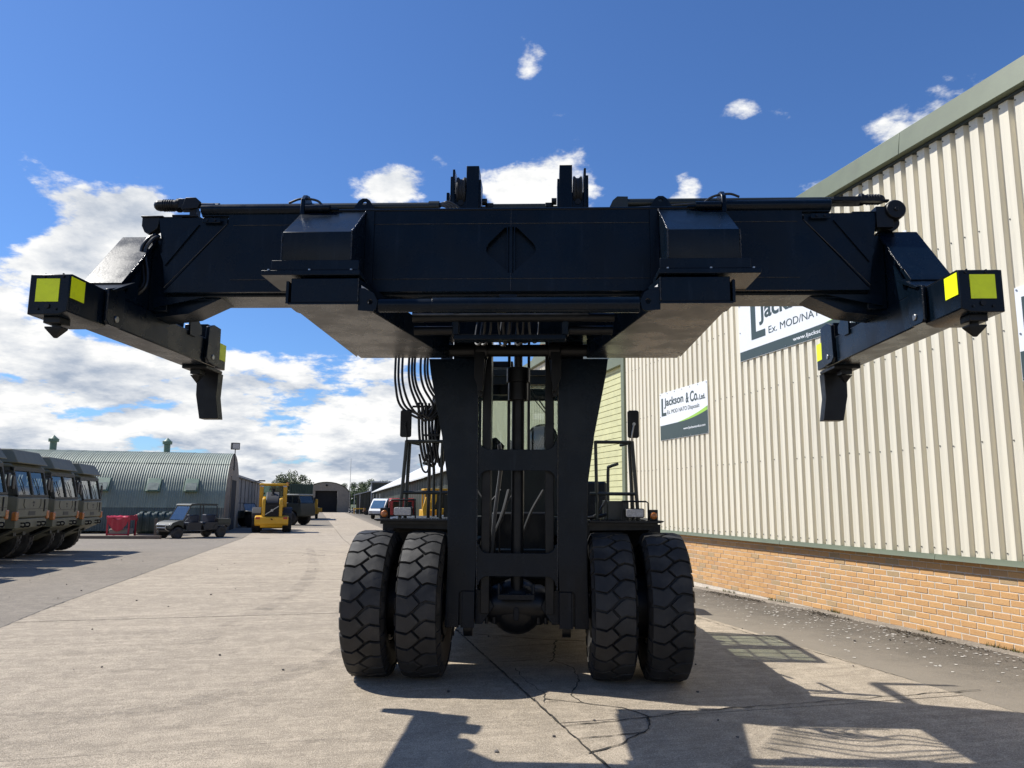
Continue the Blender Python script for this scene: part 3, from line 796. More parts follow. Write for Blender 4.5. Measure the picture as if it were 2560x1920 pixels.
both(lambda: mb().cyl((1.36, 5.43, 3.806), (1.545, 5.43, 3.806), .030, 12).bx(1.30, 1.47, 5.42, 5.45, 3.795, 3.81), 'slide_bar_stub', PAINT, beam)
def lug2():
    hole = [(1.118 + .018 * math.cos(-q * .785), 3.872 + .018 * math.sin(-q * .785)) for q in range(8)]
    return mb().holed([(1.02, 3.797), (1.22, 3.797), (1.16, 3.89), (1.135, 3.908), (1.10, 3.908), (1.075, 3.89)], [hole], 'y', 5.49, 5.515)
both(lug2, 'lifting_lug', PAINT, beam)
def top_hoses(sg, base):
    for i in range(4):
        o = mb()
        a = base + i * .03
        o.tube([(sg * a, 5.60, 3.88), (sg * (a - .06), 5.59, 3.915 - .01 * i), (sg * (a - .14), 5.57, 3.87), (sg * (a - .20), 5.56, 3.80)], .010, 6, 5).build('hose', HOSE, beam)
top_hoses(-1, .56)
mb().tube([(.25, 5.55, 3.81), (.10, 5.53, 3.825), (-.1, 5.53, 3.82), (-.3, 5.55, 3.80)], .009, 6, 5).build('hose', HOSE, beam)
mb().tube([(.9, 5.5, 3.815), (1.5, 5.52, 3.86), (2.2, 5.54, 3.885), (2.45, 5.5, 3.85)], .010, 6, 6).build('hose', HOSE, beam)
mb().tube([(1.7, 5.5, 3.90), (1.62, 5.48, 3.915), (1.5, 5.5, 3.90), (1.4, 5.5, 3.82)], .009, 6, 5).build('hose', HOSE, beam)
mb().tube([(-1.7, 5.5, 3.88), (-1.6, 5.48, 3.905), (-1.48, 5.5, 3.895), (-1.42, 5.5, 3.82)], .009, 6, 5).build('hose', HOSE, beam)
# left hand end: drive motor and valve block; right hand end: sheave drums
le = mb().cyl((-2.735, 5.55, 3.888), (-2.59, 5.55, 3.888), .044, 18)
for i in range(5): le.cyl((-2.70 + i * .018, 5.55, 3.888), (-2.692 + i * .018, 5.55, 3.888), .048, 18)
le.sph((-2.735, 5.55, 3.888), .042, 6).cyl((-2.59, 5.55, 3.888), (-2.565, 5.55, 3.888), .054, 16).bx(-2.565, -2.44, 5.50, 5.60, 3.85, 3.925).prism([(-2.53, 3.83), (-2.40, 3.84), (-2.38, 3.89), (-2.42, 3.925), (-2.50, 3.925)], 'y', 5.48, 5.50)
le.cyl((-2.44, 5.55, 3.885), (-2.30, 5.55, 3.880), .022, 10).bx(-2.47, -2.42, 5.5, 5.58, 3.775, 3.85).bx(-2.60, -2.40, 5.49, 5.6, 3.776, 3.792)
le.build('drive_motor', PAINT2, beam, .003)
mb().prism([(-2.825, 3.772), (-2.825, 3.70), (-2.80, 3.65), (-2.76, 3.635), (-2.70, 3.68), (-2.685, 3.772)], 'y', 5.48, 5.56).bx(-2.83, -2.66, 5.47, 5.6, 3.765, 3.778).build('motor_bracket', PAINT2, beam, .004)
re = mb().lathe([(5.44, .02), (5.44, .066), (5.452, .074), (5.56, .074), (5.56, .03)], 'y', (2.818, 0, 3.772), 22).lathe([(5.50, .02), (5.50, .062), (5.62, .062)], 'y', (2.80, 0, 3.690), 20)
re.cyl((2.818, 5.43, 3.772), (2.818, 5.45, 3.772), .016, 8).bx(2.68, 2.80, 5.46, 5.56, 3.64, 3.80)
re.build('sheave_drum', PAINT2, beam, .002)
r2_ = mb().cyl((2.62, 5.56, 3.892), (2.76, 5.56, 3.892), .036, 16).bx(2.40, 2.62, 5.52, 5.60, 3.855, 3.905).cyl((2.605, 5.56, 3.892), (2.63, 5.56, 3.892), .046, 14).sph((2.76, 5.56, 3.892), .035, 6)
for i in range(5): r2_.cyl((2.66 + i * .02, 5.56, 3.892), (2.668 + i * .02, 5.56, 3.892), .041, 16)
r2_.obox((2.35, 5.50, 3.865), (2.78, 5.48, 3.848), (0, .02, 0), (0, 0, .007)).build('drive_motor', PAINT2, beam, .002)

# --- end arms with twistlocks
def arm(sg):
    A = lambda o: o if sg > 0 else o.mirror()
    a = A(mb().bx(2.70, 2.95, 4.93, 6.66, 2.803, 3.030)).build('spreader_arm', PAINT, H, .008)
    A(mb().prism([(2.705, 2.787), (2.76, 2.765), (2.957, 2.765), (2.957, 3.022), (2.703, 3.022)], 'y', 4.50, 4.928)).build('front_block', PAINT, a, .006)
    A(mb().bx(2.71, 2.955, 4.53, 4.90, 3.0235, 3.030)).build('block_lid', PAINT2, a)
    for x_, z_ in ((2.745, 3.006), (2.865, 3.006), (2.775, 2.80), (2.89, 2.80)):
        A(mb().cyl((x_ , 4.492, z_), (x_, 4.502, z_), .008, 8)).build('bolt', PAINT2, a)
    A(mb().cyl((2.83, 4.49, 2.818), (2.83, 4.502, 2.818), .016, 12)).build('bolt', PAINT2, a)
    for x_, y_ in ((2.78, 4.55), (2.90, 4.56)):
        A(mb().cyl((x_, y_, 3.02), (x_, y_, 3.042), .006, 8)).build('bolt', PAINT2, a)
    A(mb().bx(2.765, 2.912, 4.4965, 4.4995, 2.846, 2.993)).build('reflector', YREF, a)
    A(mb().bx(2.6985, 2.7015, 4.512, 4.655, 2.875, 3.010)).build('reflector', YREF, a)
    tw = A(mb().bx(2.775, 2.885, 4.55, 4.66, 2.722, 2.766).cyl((2.83, 4.605, 2.70), (2.83, 4.605, 2.73), .026, 12)).build('twistlock', PAINT2, a, .006)
    A(mb().add([(2.776, 4.57, 2.705), (2.884, 4.57, 2.705), (2.884, 4.64, 2.705), (2.776, 4.64, 2.705), (2.776, 4.57, 2.695), (2.884, 4.57, 2.695), (2.884, 4.64, 2.695), (2.776, 4.64, 2.695), (2.822, 4.598, 2.638), (2.838, 4.598, 2.638), (2.838, 4.612, 2.638), (2.822, 4.612, 2.638)],
               [(0, 1, 2, 3), (8, 11, 10, 9)] + [(i + 4 * k_, i + 4 * k_ + 4, (i + 1) % 4 + 4 * k_ + 4, (i + 1) % 4 + 4 * k_) for k_ in (0, 1) for i in range(4)])).build('twistlock_head', PAINT2, tw)
    # hinge ears by the front block
    A(mb().prism([(4.875, 3.035), (4.875, 2.82), (4.905, 2.795), (5.04, 2.795), (5.075, 2.83), (5.075, 3.06), (5.03, 3.09)], 'x', 2.672, 2.699)).build('hinge_ear', PAINT, a, .005)
    A(mb().cyl((2.664, 4.99, 2.85), (2.70, 4.99, 2.85), .023, 16)).build('hinge_pin', STEEL, a, .003)
    A(bead((2.675, 4.872, 2.81), (2.675, 4.872, 3.03), .006)).build('weld_bead', WELD, a)
    # stepped gusset tower that carries the arm on the beam end
    A(mb().prism([(5.085, 3.033), (5.12, 3.115), (5.55, 3.605), (5.84, 3.605), (6.12, 3.17), (6.105, 3.033)], 'x', 2.745, 2.985)).build('gusset_tower', PAINT, a, .005)
    A(mb().prism([(5.085, 3.135), (5.54, 3.632), (5.90, 3.632), (5.90, 3.608), (5.55, 3.608), (5.10, 3.118)], 'x', 2.712, 3.0)).build('top_plate', PAINT, a, .003)
    A(mb().prism([(4.90, 3.034), (5.16, 3.160), (5.19, 3.147), (4.93, 3.0315)], 'x', 2.655, 2.965)).build('apron_plate', PAINT, a, .002)
    A(mb().prism([(5.10, 3.031), (5.17, 3.145), (5.30, 3.30), (5.28, 3.031)], 'x', 2.70, 2.7125)).build('side_gusset', PAINT, a)
    A(bead((2.708, 5.18, 3.235), (2.708, 5.36, 3.43), .006)).build('weld_bead', WELD, a)
    A(mb().bx(2.60, 2.744, 5.52, 5.83, 3.04, 3.60)).build('socket', PAINT, a, .006)
    A(mb().prism([(6.10, 2.99), (6.09, 3.16), (6.2, 3.175), (6.31, 3.09), (6.31, 3.033), (6.2, 2.99)], 'x', 2.684, 2.699)).build('side_plate', PAINT, a)
    # rear end
    A(mb().prism([(6.40, 2.85), (6.42, 3.13), (6.52, 3.165), (6.66, 3.16), (6.665, 2.86), (6.60, 2.81), (6.45, 2.815)], 'x', 2.668, 2.699)).build('hinge_ear', PAINT, a, .005)
    A(mb().prism([(6.50, 3.031), (6.50, 3.17), (6.66, 3.175), (6.66, 3.031)], 'x', 2.72, 2.93)).build('rear_cap', PAINT, a, .005)
    A(mb().cyl((2.66, 6.52, 2.875), (2.70, 6.52, 2.875), .022, 16)).build('hinge_pin', STEEL, a, .003)
    A(mb().bx(2.702, 2.945, 6.662, 6.872, 2.815, 3.05)).build('rear_block', PAINT, a, .006)
    A(mb().bx(2.6985, 2.7015, 6.675, 6.862, 2.895, 3.045)).build('reflector', YREF, a)
    A(mb().bx(2.71, 2.93, 6.50, 6.84, 2.775, 2.802)).build('lock_plate', PAINT2, a, .004)
    A(mb().bx(2.79, 2.88, 6.56, 6.66, 2.735, 2.776).add([(2.79, 6.56, 2.725), (2.88, 6.56, 2.725), (2.88, 6.64, 2.725), (2.79, 6.64, 2.725), (2.835, 6.6, 2.655)], [(0, 1, 2, 3), (1, 0, 4), (2, 1, 4), (3, 2, 4), (0, 3, 4)])).build('twistlock', PAINT2, a)
    A(mb().prism([(2.725, 2.78), (2.925, 2.78), (2.922, 2.575), (2.878, 2.36), (2.705, 2.36), (2.735, 2.56)], 'y', 6.79, 6.90)).build('guide_flap', PAINT2, a, .004)
    return a
armR, armL = arm(1), arm(-1)
mb().tube([(-2.70, 5.46, 3.62), (-2.735, 5.42, 3.57), (-2.765, 5.40, 3.48), (-2.735, 5.40, 3.32), (-2.72, 5.38, 3.20), (-2.80, 5.36, 3.11)], .014, 8, 6).build('hose', HOSE, armL)
mb().tube([(-2.67, 5.46, 3.61), (-2.70, 5.41, 3.56), (-2.73, 5.39, 3.46), (-2.70, 5.39, 3.30), (-2.70, 5.37, 3.18), (-2.79, 5.35, 3.10)], .014, 8, 6).build('hose', HOSE, armL)

# --- brackets and side shift boxes that carry the beam
def bracket(sg):
    A = lambda o: o if sg > 0 else o.mirror()
    b = A(mb().prism([(5.05, 3.275), (5.05, 3.485), (5.448, 3.785), (5.448, 3.205), (5.07, 3.205)], 'x', 1.09, 1.575)).build('beam_bracket', PAINT, H, .005)
    A(mb().prism([(5.448, 3.20), (5.448, 3.785), (5.435, 3.785), (5.435, 3.20)], 'x', 1.025, 1.088)).build('bracket_web', PAINT, b)
    A(mb().bx(1.03, 1.64, 5.042, 5.066, 3.208, 3.279)).build('upstand', PAINT, b, .003)
    A(mb().bx(1.02, 1.705, 5.03, 5.96, 3.170, 3.2045)).build('pad_plate', PAINT, b, .003)
    for x_ in (1.08, 1.37, 1.655):
        A(mb().cyl((x_, 5.036, 3.204), (x_, 5.036, 3.213), .009, 8)).build('bolt', STEEL, b)
    bx_ = A(mb().prism([(1.032, 5.055), (1.50, 5.055), (1.50, 7.13), (.65, 7.13)], 'z', 2.980, 3.155)).build('side_shift_box', PAINT, b, .006)
    A(mb().prism([(1.022, 5.049), (1.515, 5.049), (1.515, 5.30), (1.505, 5.30), (1.505, 7.0), (.99, 5.30)], 'z', 2.966, 2.979)).build('bottom_plate', PAINT, bx_)
    A(mb().bx(1.512, 1.53, 5.046, 5.30, 2.972, 3.13)).build('side_plate', PAINT, bx_)
    hole = [(.948 + .02 * math.cos(-q * .785), 2.985 + .02 * math.sin(-q * .785)) for q in range(8)]
    A(mb().holed([(1.03, 2.925), (1.03, 3.085), (.99, 3.083), (.925, 3.05), (.895, 2.99), (.905, 2.935), (.93, 2.92)], [hole], 'y', 5.06, 5.085)).build('cylinder_lug', PAINT, b)
    A(bead((1.088, 5.048, 3.285), (1.088, 5.048, 3.485), .006)).build('weld_bead', WELD, b)
    A(bead((1.09, 5.05, 3.486), (1.09, 5.445, 3.786), .006)).build('weld_bead', WELD, b)
    A(bead((1.03, 5.05, 2.985), (1.03, 5.05, 3.15), .005)).build('weld_bead', WELD, b)
    A(bead((1.577, 5.048, 3.28), (1.577, 5.048, 3.485), .004)).build('weld_bead', WELD, b)
    # white capacity label on the inner face of the box
    d = Vector((-.382, 2.075, 0)).normalized(); n_ = Vector((-d.y, d.x, 0))
    c0 = Vector((1.032, 5.055, 0)) + d * .05
    lb = mb(); q0 = c0 + n_ * .002
    lb.quad((q0.x, q0.y, 3.02), (q0.x + d.x * .13, q0.y + d.y * .13, 3.02), (q0.x + d.x * .13, q0.y + d.y * .13, 3.115), (q0.x, q0.y, 3.115))
    lab = A(lb).build('capacity_label', LABELW, b)
    dd = Vector((d.x * sg, d.y, 0)); nn = Vector((n_.x * sg, n_.y, 0))
    xd = dd if sg < 0 else -dd
    st = (Vector((c0.x * sg, c0.y, 0)) + nn * .0035 + dd * (.012 if sg < 0 else .118)) - Vector(OFF)
    zz = Vector((0, 0, 1)); nrm = xd.cross(zz)
    for txt, hh, wd_, z0 in (('8000', .040, .095, 3.055), ('KG MAX', .016, .075, 3.032)):
        M4 = Matrix((( xd.x, 0, nrm.x, st.x), (xd.y, 0, nrm.y, st.y), (0, 1, 0, z0), (0, 0, 0, 1)))
        text_mesh('lettering', txt, LABELK, lab, M4, wd_, hh, .01)
    return b
brR, brL = bracket(1), bracket(-1)
mb().cyl((-.89, 5.09, 2.967), (-.50, 5.09, 2.967), .046, 18).cyl((-.52, 5.09, 2.967), (.89, 5.09, 2.967), .054, 18).bx(-.06, .06, 5.08, 5.16, 3.02, 3.04).build('side_shift_cylinder', PAINT, H, .002)

# --- carriage between mast and spreader
ca = mb().bx(-.47, .42, 5.90, 6.02, 2.90, 2.94).bx(-.48, -.43, 5.91, 6.01, 2.94, 3.15).bx(.39, .44, 5.91, 6.01, 2.94, 3.15).bx(-.98, .98, 6.9, 7.24, 3.157, 3.75).bx(.36, .66, 5.95, 6.9, 3.40, 3.56).build('carriage', PAINT, H, .006)
rh = random.Random(12)
for i in range(6):
    y0_ = 6.08 + .11 * i; xa = -.98 + .05 * i; zz = rh.uniform(3.42, 3.62)
    mb().tube([(xa, y0_ + .25, 3.5), (xa + .22, y0_ + .12 + .05 * (i % 2), zz), (-.35 + .05 * i, y0_ - .02, zz - .06), (-.02 + .03 * i, y0_ + .05, zz - .02), (.34, y0_ + .18 - .06 * i, 3.48)], .013, 7, 6).build('hose', HOSE, ca)
both(lambda: mb().cyl((.445, 5.96, 2.985), (.79, 5.96, 2.985), .036, 16), 'float_cylinder', PAINT2, ca)
mb().cyl((-.80, 5.92, 3.08), (.80, 5.92, 3.08), .035, 14).build('float_rod', PAINT2, ca)
mb().cyl((-.66, 7.18, 3.062), (.66, 7.18, 3.062), .058, 20).build('cross_shaft', PAINT2, ca)
both(lambda: mb().cyl((.29, 7.18, 3.062), (.40, 7.18, 3.062), .085, 20).prism([(.31, 3.06), (.41, 3.06), (.41, 2.80), (.36, 2.66), (.33, 2.66)], 'y', 7.10, 7.16), 'shaft_bearing', PAINT2, ca, .004)
dh = random.Random(4)
for i in range(8):
    x0 = -.27 + i * .055 + dh.uniform(-.01, .01); x1 = x0 + dh.uniform(-.12, .14); zb_ = dh.uniform(2.98, 3.02)
    mb().tube([(x0, 6.55, 3.34), (x0, 6.6, 3.15), (x0 * .6 + x1 * .4, 6.65, zb_ + .03), (x1, 6.72, zb_ + .06), (x1 + .02, 6.78, 3.3)], .011, 6, 5).build('hose', HOSE, ca)

# --- mast
def column():
    return mb().prism([(.865, 3.0), (.845, 2.85), (.815, 2.70), (.72, 2.23), (.662, 1.81), (.648, 1.17), (.664, .485), (.535, .485), (.535, .79), (.515, .815), (.392, .815), (.372, 1.16), (.386, 3.0)], 'y', 7.27, 7.30)
mR, mL = both(column, 'mast_column', PAINT, H, .004)
for sg, m_ in ((1, mR), (-1, mL)):
    A = (lambda o: o) if sg > 0 else (lambda o: o.mirror())
    A(mb().bx(.40, .63, 7.302, 7.56, .50, 4.55)).build('upright', PAINT, m_, .006)
    A(mb().prism([(.640, .487), (.66, .487), (.655, 1.17), (.665, 1.81), (.725, 2.23), (.72, 2.3), (.63, 1.9), (.63, .487)], 'y', 7.302, 7.50)).build('outer_flange', PAINT, m_)
    A(mb().bx(.392, .505, 7.262, 7.2695, .487, .812)).build('foot_rail', PAINT, m_, .003)
    A(mb().bx(.505, .516, 7.255, 7.2695, .487, .80)).build('foot_lip', PAINT, m_)
    A(bead((.374, 7.268, .83), (.386, 7.268, 2.95), .006, 150)).build('weld_bead', WELD, m_)
    A(mb().bx(.262, .345, 7.36, 7.60, .60, 4.62)).build('inner_upright', PAINT2, m_, .005)
    A(mb().prism([(.30, 3.02), (.385, 3.02), (.385, 2.66), (.365, 2.62), (.335, 2.62)], 'y', 7.20, 7.262)).build('roller_guide', PAINT2, m_, .004)
    A(mb().cyl((.42, 7.42, .47), (.50, 7.42, .47), .085, 18)).build('pivot_bush', PAINT2, m_, .003)
    # sheave head above the beam
    A(mb().bx(.403, .53, 7.26, 7.50, 4.40, 4.972).bx(.381, .4025, 7.27, 7.48, 4.40, 4.832)).build('sheave_plate', PAINT, m_, .004)
    A(mb().bx(.645, .668, 7.26, 7.50, 4.40, 4.937).bx(.6685, .692, 7.28, 7.46, 4.40, 4.87).bx(.53, .645, 7.30, 7.34, 4.40, 4.70)).build('sheave_plate', PAINT, m_, .003)
    A(mb().lathe([(.542, .10), (.542, .16), (.556, .165), (.575, .145), (.60, .145), (.617, .165), (.631, .16), (.631, .10)], 'x', (0, 7.40, 4.735), 26)).build('sheave', RUBBER, m_)
    A(mb().cyl((.587, 7.292, 4.60), (.587, 7.301, 4.60), .03, 14)).build('sheave_bolt', PAINT2, m_)
mb().bx(-.73, -.70, 7.28, 7.46, 4.40, 4.70).build('sheave_plate', PAINT, mL, .003)
both(lambda: mb().cyl((.325, 7.34, 4.62), (.375, 7.34, 4.62), .035, 12), 'chain_anchor', PAINT2, mR)
mb().cyl((-.32, 7.4, 4.60), (.33, 7.4, 4.60), .022, 12).bx(-.38, .38, 7.36, 7.5, 4.52, 4.585).build('top_tie', GREENP, H, .003)
def crossplate(z0, z1, r, xw=.376):
    pts = []
    def arc(cx, cz, a0, a1, n=6):
        return [(cx + r * math.cos(R(a0 + (a1 - a0) * i / n)), cz + r * math.sin(R(a0 + (a1 - a0) * i / n))) for i in range(n + 1)]
    # concave fillets up and down at both ends
    pts += [(-xw, z1 + r)] + arc(-xw + .02 + r, z1 + r, 180, 270) + arc(xw - .02 - r, z1 + r, 270, 360) + [(xw, z1 + r)]
    pts += [(xw, z0 - r)] + arc(xw - .02 - r, z0 - r, 0, 90) + arc(-xw + .02 + r, z0 - r, 90, 180) + [(-xw, z0 - r)]
    return pts
for z0, z1 in ((1.925, 2.125), (.948, 1.16)):
    mb().prism(crossplate(z0, z1, .08), 'y', 7.275, 7.298).build('mast_crossplate', PAINT, H, .003)
for z_ in (4.2, 3.4):
    mb().bx(-.40, .40, 7.50, 7.56, z_, z_ + .2).build('mast_tie', PAINT, H, .004)
mb().cyl((-.005, 7.50, .70), (-.005, 7.50, 2.83), .062, 22).build('lift_cylinder', PAINT2, H)
mb().cyl((-.005, 7.50, 2.83), (-.005, 7.50, 4.5), .042, 18).build('lift_rod', CHROME, H)
mb().cyl((-.005, 7.50, 2.80), (-.005, 7.50, 2.945), .115, 20).cyl((-.005, 7.50, 2.62), (-.005, 7.50, 2.80), .10, 20).build('cylinder_collar', PAINT2, H, .004)
both(lambda: mb().bx(.085, .112, 7.54, 7.62, 2.1, 3.3), 'chain', PAINT2, H)
# foot cross beam, bracket and drive axle
both(lambda: mb().prism([(.395, .82), (.30, .80), (.22, .66), (.33, .50), (.395, .50)], 'y', 7.40, 7.46), 'axle_hanger', PAINT, H, .004)
mb().bx(-.18, .165, 7.29, 7.36, .735, .785).bx(-.18, -.158, 7.29, 7.36, .785, .88).bx(.143, .165, 7.29, 7.36, .785, .88).build('cylinder_cradle', PAINT, H, .004)
ax = mb()
ax.lathe([(7.42, .05), (7.43, .15), (7.47, .21), (7.55, .255), (7.68, .26), (7.80, .20), (7.9, .11)], 'y', (-.01, 0, .64), 26)
ax.lathe([(-.70, .12), (-.34, .13), (-.22, .19), (.22, .19), (.34, .13), (.70, .12)], 'x', (0, 7.60, .655), 20)
ax.build('drive_axle', PAINT2, H)
mb().prism(rrect(-.035, .018, .53, .655, .025), 'y', 7.405, 7.425).build('axle_cover', PAINT, H, .004)
for x_ in (-.29, -.22, .2, .27):
    mb().cyl((x_, 7.44, .50), (x_, 7.44, .56), .018, 8).build('axle_bolt', PAINT2, H)

# --- wheels
def tyre_mesh():
    o = MB(); w_, r0, r1 = .178, .638, .677
    o.lathe([(-.10, .34), (-.165, .36), (-.193, .45), (-.198, .53), (-.190, .60), (-.178, .632), (-.165, .638), (.165, .638), (.178, .632), (.190, .60), (.198, .53), (.193, .45), (.165, .36), (.10, .34)], 'x', (0, 0, 0), 54)
    N = 27; p = 2 * math.pi / N
    Lp = [(-1.0, .03), (-.45, .16), (-.20, -.04), (.17, .42), (-.20, .86), (-.45, 1.05), (-1.0, .92)]
    Rp = [(.26, .53), (.50, .36), (1.0, .46), (1.0, 1.34), (.50, 1.24), (.26, 1.36), (-.11, .93)]
    for i in range(N):
        for poly, ph in ((Lp, 0), (Rp, 0)):
            n = len(poly); cx = sum(q[0] for q in poly) / n; cy = sum(q[1] for q in poly) / n
            vs = []
            # finer outline so that the block follows the tyre's curve
            ring = []
            for a, b in zip(poly, poly[1:] + poly[:1]):
                for t_ in (0, .5): ring.append((a[0] + (b[0] - a[0]) * t_, a[1] + (b[1] - a[1]) * t_))
            m_ = len(ring)
            for rr, sc in ((r0 - .006, 1.0), (r1 - .006, .975), (r1, .945)):
                for (bq, aq) in ring:
                    bb = cx + (bq - cx) * sc; aa = cy + (aq - cy) * sc
                    th = (i + aa + ph) * p
                    edge_ = abs(bb); rad = rr - (.016 * max(0, edge_ - .72) / .28 if rr > r0 else 0)
                    vs.append((bb * w_ * (1.02 if rr < r0 else 1), rad * math.cos(th), rad * math.sin(th)))
            vs.append((cx * w_, r1 * math.cos((i + cy) * p), r1 * math.sin((i + cy) * p)))
            fs = [(k_ * m_ + j, k_ * m_ + (j + 1) % m_, (k_ + 1) * m_ + (j + 1) % m_, (k_ + 1) * m_ + j) for k_ in (0, 1) for j in range(m_)]
            fs += [(2 * m_ + j, 2 * m_ + (j + 1) % m_, 3 * m_) for j in range(m_)]
            o.add(vs, fs)
            if abs(cx) > .3:                                             # shoulder rib down the side wall
                sx = 1 if cx > 0 else -1; t0, t1 = (i + .1) * p, (i + .75) * p
                vs = []
                for (xx, rr) in ((sx * .176, .648), (sx * .196, .60), (sx * .199, .575), (sx * .17, .575), (sx * .16, .648)):
                    for th in (t0, t1): vs.append((xx + sx * .006, rr * math.cos(th), rr * math.sin(th)))
                o.add(vs, [(0, 2, 3, 1), (2, 4, 5, 3), (0, 8, 6, 4, 2), (1, 3, 5, 7, 9), (4, 6, 7, 5)])
    return o.mesh('tyre', RUBBER, 28)
TM_ = tyre_mesh()
rim_m = MB().lathe([(-.16, .35), (-.17, .33), (-.13, .31), (-.06, .30), (-.05, .12), (-.10, .11), (-.10, .03), (.10, .03), (.10, .11), (.05, .12), (.06, .30), (.13, .31), (.17, .33), (.16, .35)], 'x', (0, 0, 0), 28).mesh('rim', PAINT2)
random.seed(21)
for (x_, y_) in ((-1.368, 7.55), (-.875, 7.55), (.875, 7.55), (1.372, 7.55), (-1.05, 11.4), (1.05, 11.4)):
    wl = bpy.data.objects.new('wheel', rim_m); col.objects.link(wl); wl.parent = H; wl.location = (x_ - OFF[0], y_ - OFF[1], .672)
    ty = bpy.data.objects.new('tyre', TM_); col.objects.link(ty); ty.parent = wl; ty.rotation_euler = (random.uniform(0, .3), 0, 0)
    if x_ < 0: ty.rotation_euler = (random.uniform(0, .3), 0, 0)

# --- front decks, lamps, guard rails, mirrors
for sg in (-1, 1):
    A = (lambda o: o) if sg > 0 else (lambda o: o.mirror())
    dk = A(mb().prism([(.68, 1.440), (.68, 1.462), (1.392, 1.462), (1.392, 1.452), (1.36, 1.44)], 'y', 7.45, 8.75)).build('deck', PAINT2, H, .003)
    A(mb().prism([(.66, 1.10), (.66, 1.439), (1.34, 1.439), (1.325, 1.39), (1.31, 1.35), (1.28, 1.37), (.70, 1.36)], 'y', 7.62, 7.64)).build('mudguard_front', PAINT2, dk)
    A(mb().prism([(7.55, 1.438), (8.45, 1.438), (8.45, 1.0), (8.42, 1.0), (8.3, 1.3), (8.1, 1.41), (7.55, 1.41)], 'x', .68, 1.35)).build('mudguard', PAINT2, dk)
    A(mb().bx(.70, 1.50, 8.40, 8.42, .22, 1.40)).build('gap_backdrop', BUGF, dk)  # added black panel, darkens the sunlit gaps between the tyres
    A(mb().cyl((.69, 7.55, .672), (1.45, 7.55, .672), .30, 20)).build('hub_drum', PAINT2, H)
    tp = mb()
    for i in range(13):
        for j in range(11):
            x_ = .72 + .048 * j + (.024 if i % 2 else 0); y_ = 7.5 + i * .09
            tp.obox((x_ - .016, y_ - .016, 1.465), (x_ + .016, y_ + .016, 1.465), (.004, -.004, 0), (0, 0, .0035))
    stuff(A(tp).build('tread_pattern', STEEL if sg < 0 else PAINT2, dk))  # left treads take bright steel to stand for sunlight on the deck
    lamp = A(mb().prism(rrect(1.032, 1.215, 1.488, 1.577, .016), 'y', 7.50, 7.57)).build('head_lamp', PAINT2, H, .003)
    A(mb().prism(rrect(1.040, 1.207, 1.496, 1.570, .012), 'y', 7.488, 7.4995)).build('lamp_lens', LENS, lamp, .004)
    A(mb().tube([(1.255, 7.52, 1.462), (1.255, 7.52, 1.63), (1.235, 7.52, 1.643), (1.00, 7.52, 1.645)], .008, 8).tube([(1.01, 7.52, 1.645), (1.00, 7.52, 1.462)], .008, 8)).build('lamp_guard', PAINT2, lamp)
    ind = A(mb().bx(1.262, 1.345, 7.50, 7.56, 1.463, 1.566)).build('indicator', PAINT2, H, .004)
    A(mb().lathe([(7.480, .006), (7.483, .024), (7.491, .033), (7.499, .035)], 'y', (1.303, 0, 1.510), 18)).build('indicator_lens', AMBER, ind)
    # guard rail
    rl_ = A(mb().tube([(1.125, 7.64, 1.463), (1.118, 7.64, 1.6), (1.10, 7.66, 2.21), (1.14, 7.66, 2.225)], .019, 10)).build('guard_rail', GREENP, H)
    A(mb().tube([(1.17, 7.60, 1.463), (1.12, 7.60, 2.23)], .019, 10)).build('post', GREENP, rl_)
    A(mb().tube([(.935, 8.30, 1.463), (.94, 8.30, 1.96), (.96, 8.28, 2.01), (1.02, 8.1, 2.03)], .017, 10, 3)).build('grab_handle', GREENP, rl_)
    A(mb().tube([(1.12, 7.60, 2.222), (.76, 7.60, 2.222)], .017, 10)).build('rail', GREENP, rl_)
    A(mb().tube([(1.12, 7.60, 2.222), (1.05, 8.0, 2.222)], .017, 10)).build('rail', GREENP, rl_)
    A(mb().tube([(1.15, 7.60, 1.716), (.70, 7.60, 1.716)], .017, 10)).build('rail', GREENP, rl_)
    A(mb().tube([(.77, 7.60, 1.463), (.76, 7.60, 2.235)], .017, 10)).build('post', GREENP, rl_)
    # mirror
    mr = A(mb().prism(rrect(1.08, 1.192, 2.265, 2.54, .022), 'y', 7.60, 7.632)).build('mirror', PAINT2, H, .008)
    A(mb().tube([(1.12, 7.60, 2.22), (1.118, 7.58, 2.28), (1.14, 7.575, 2.40)], .008, 8, 4).cyl((1.14, 7.57, 2.40), (1.14, 7.60, 2.40), .016, 10)).build('mirror_arm', STEEL if sg > 0 else PAINT2, mr)
mb().bx(.875, 1.08, 7.62, 7.85, 1.463, 1.648).bx(.84, .875, 7.64, 7.84, 1.463, 1.652).build('tool_box', GREENP, H, .005)
mb().tube([(.70, 7.62, 1.47), (.78, 7.6, 1.53), (.85, 7.62, 1.64)], .012, 8, 4).build('hose', HOSE, H)
mb().tube([(.68, 7.62, 1.48), (.80, 7.6, 1.50), (.86, 7.6, 1.52)], .016, 8, 4).build('hose', HOSE, H)
# batteries of small posts between left rail and mast
mb().bx(-.86, -.83, 8.0, 8.03, 1.463, 1.72).bx(-.80, -.76, 8.1, 8.14, 1.463, 1.70).build('bracket_post', GREENP, H)

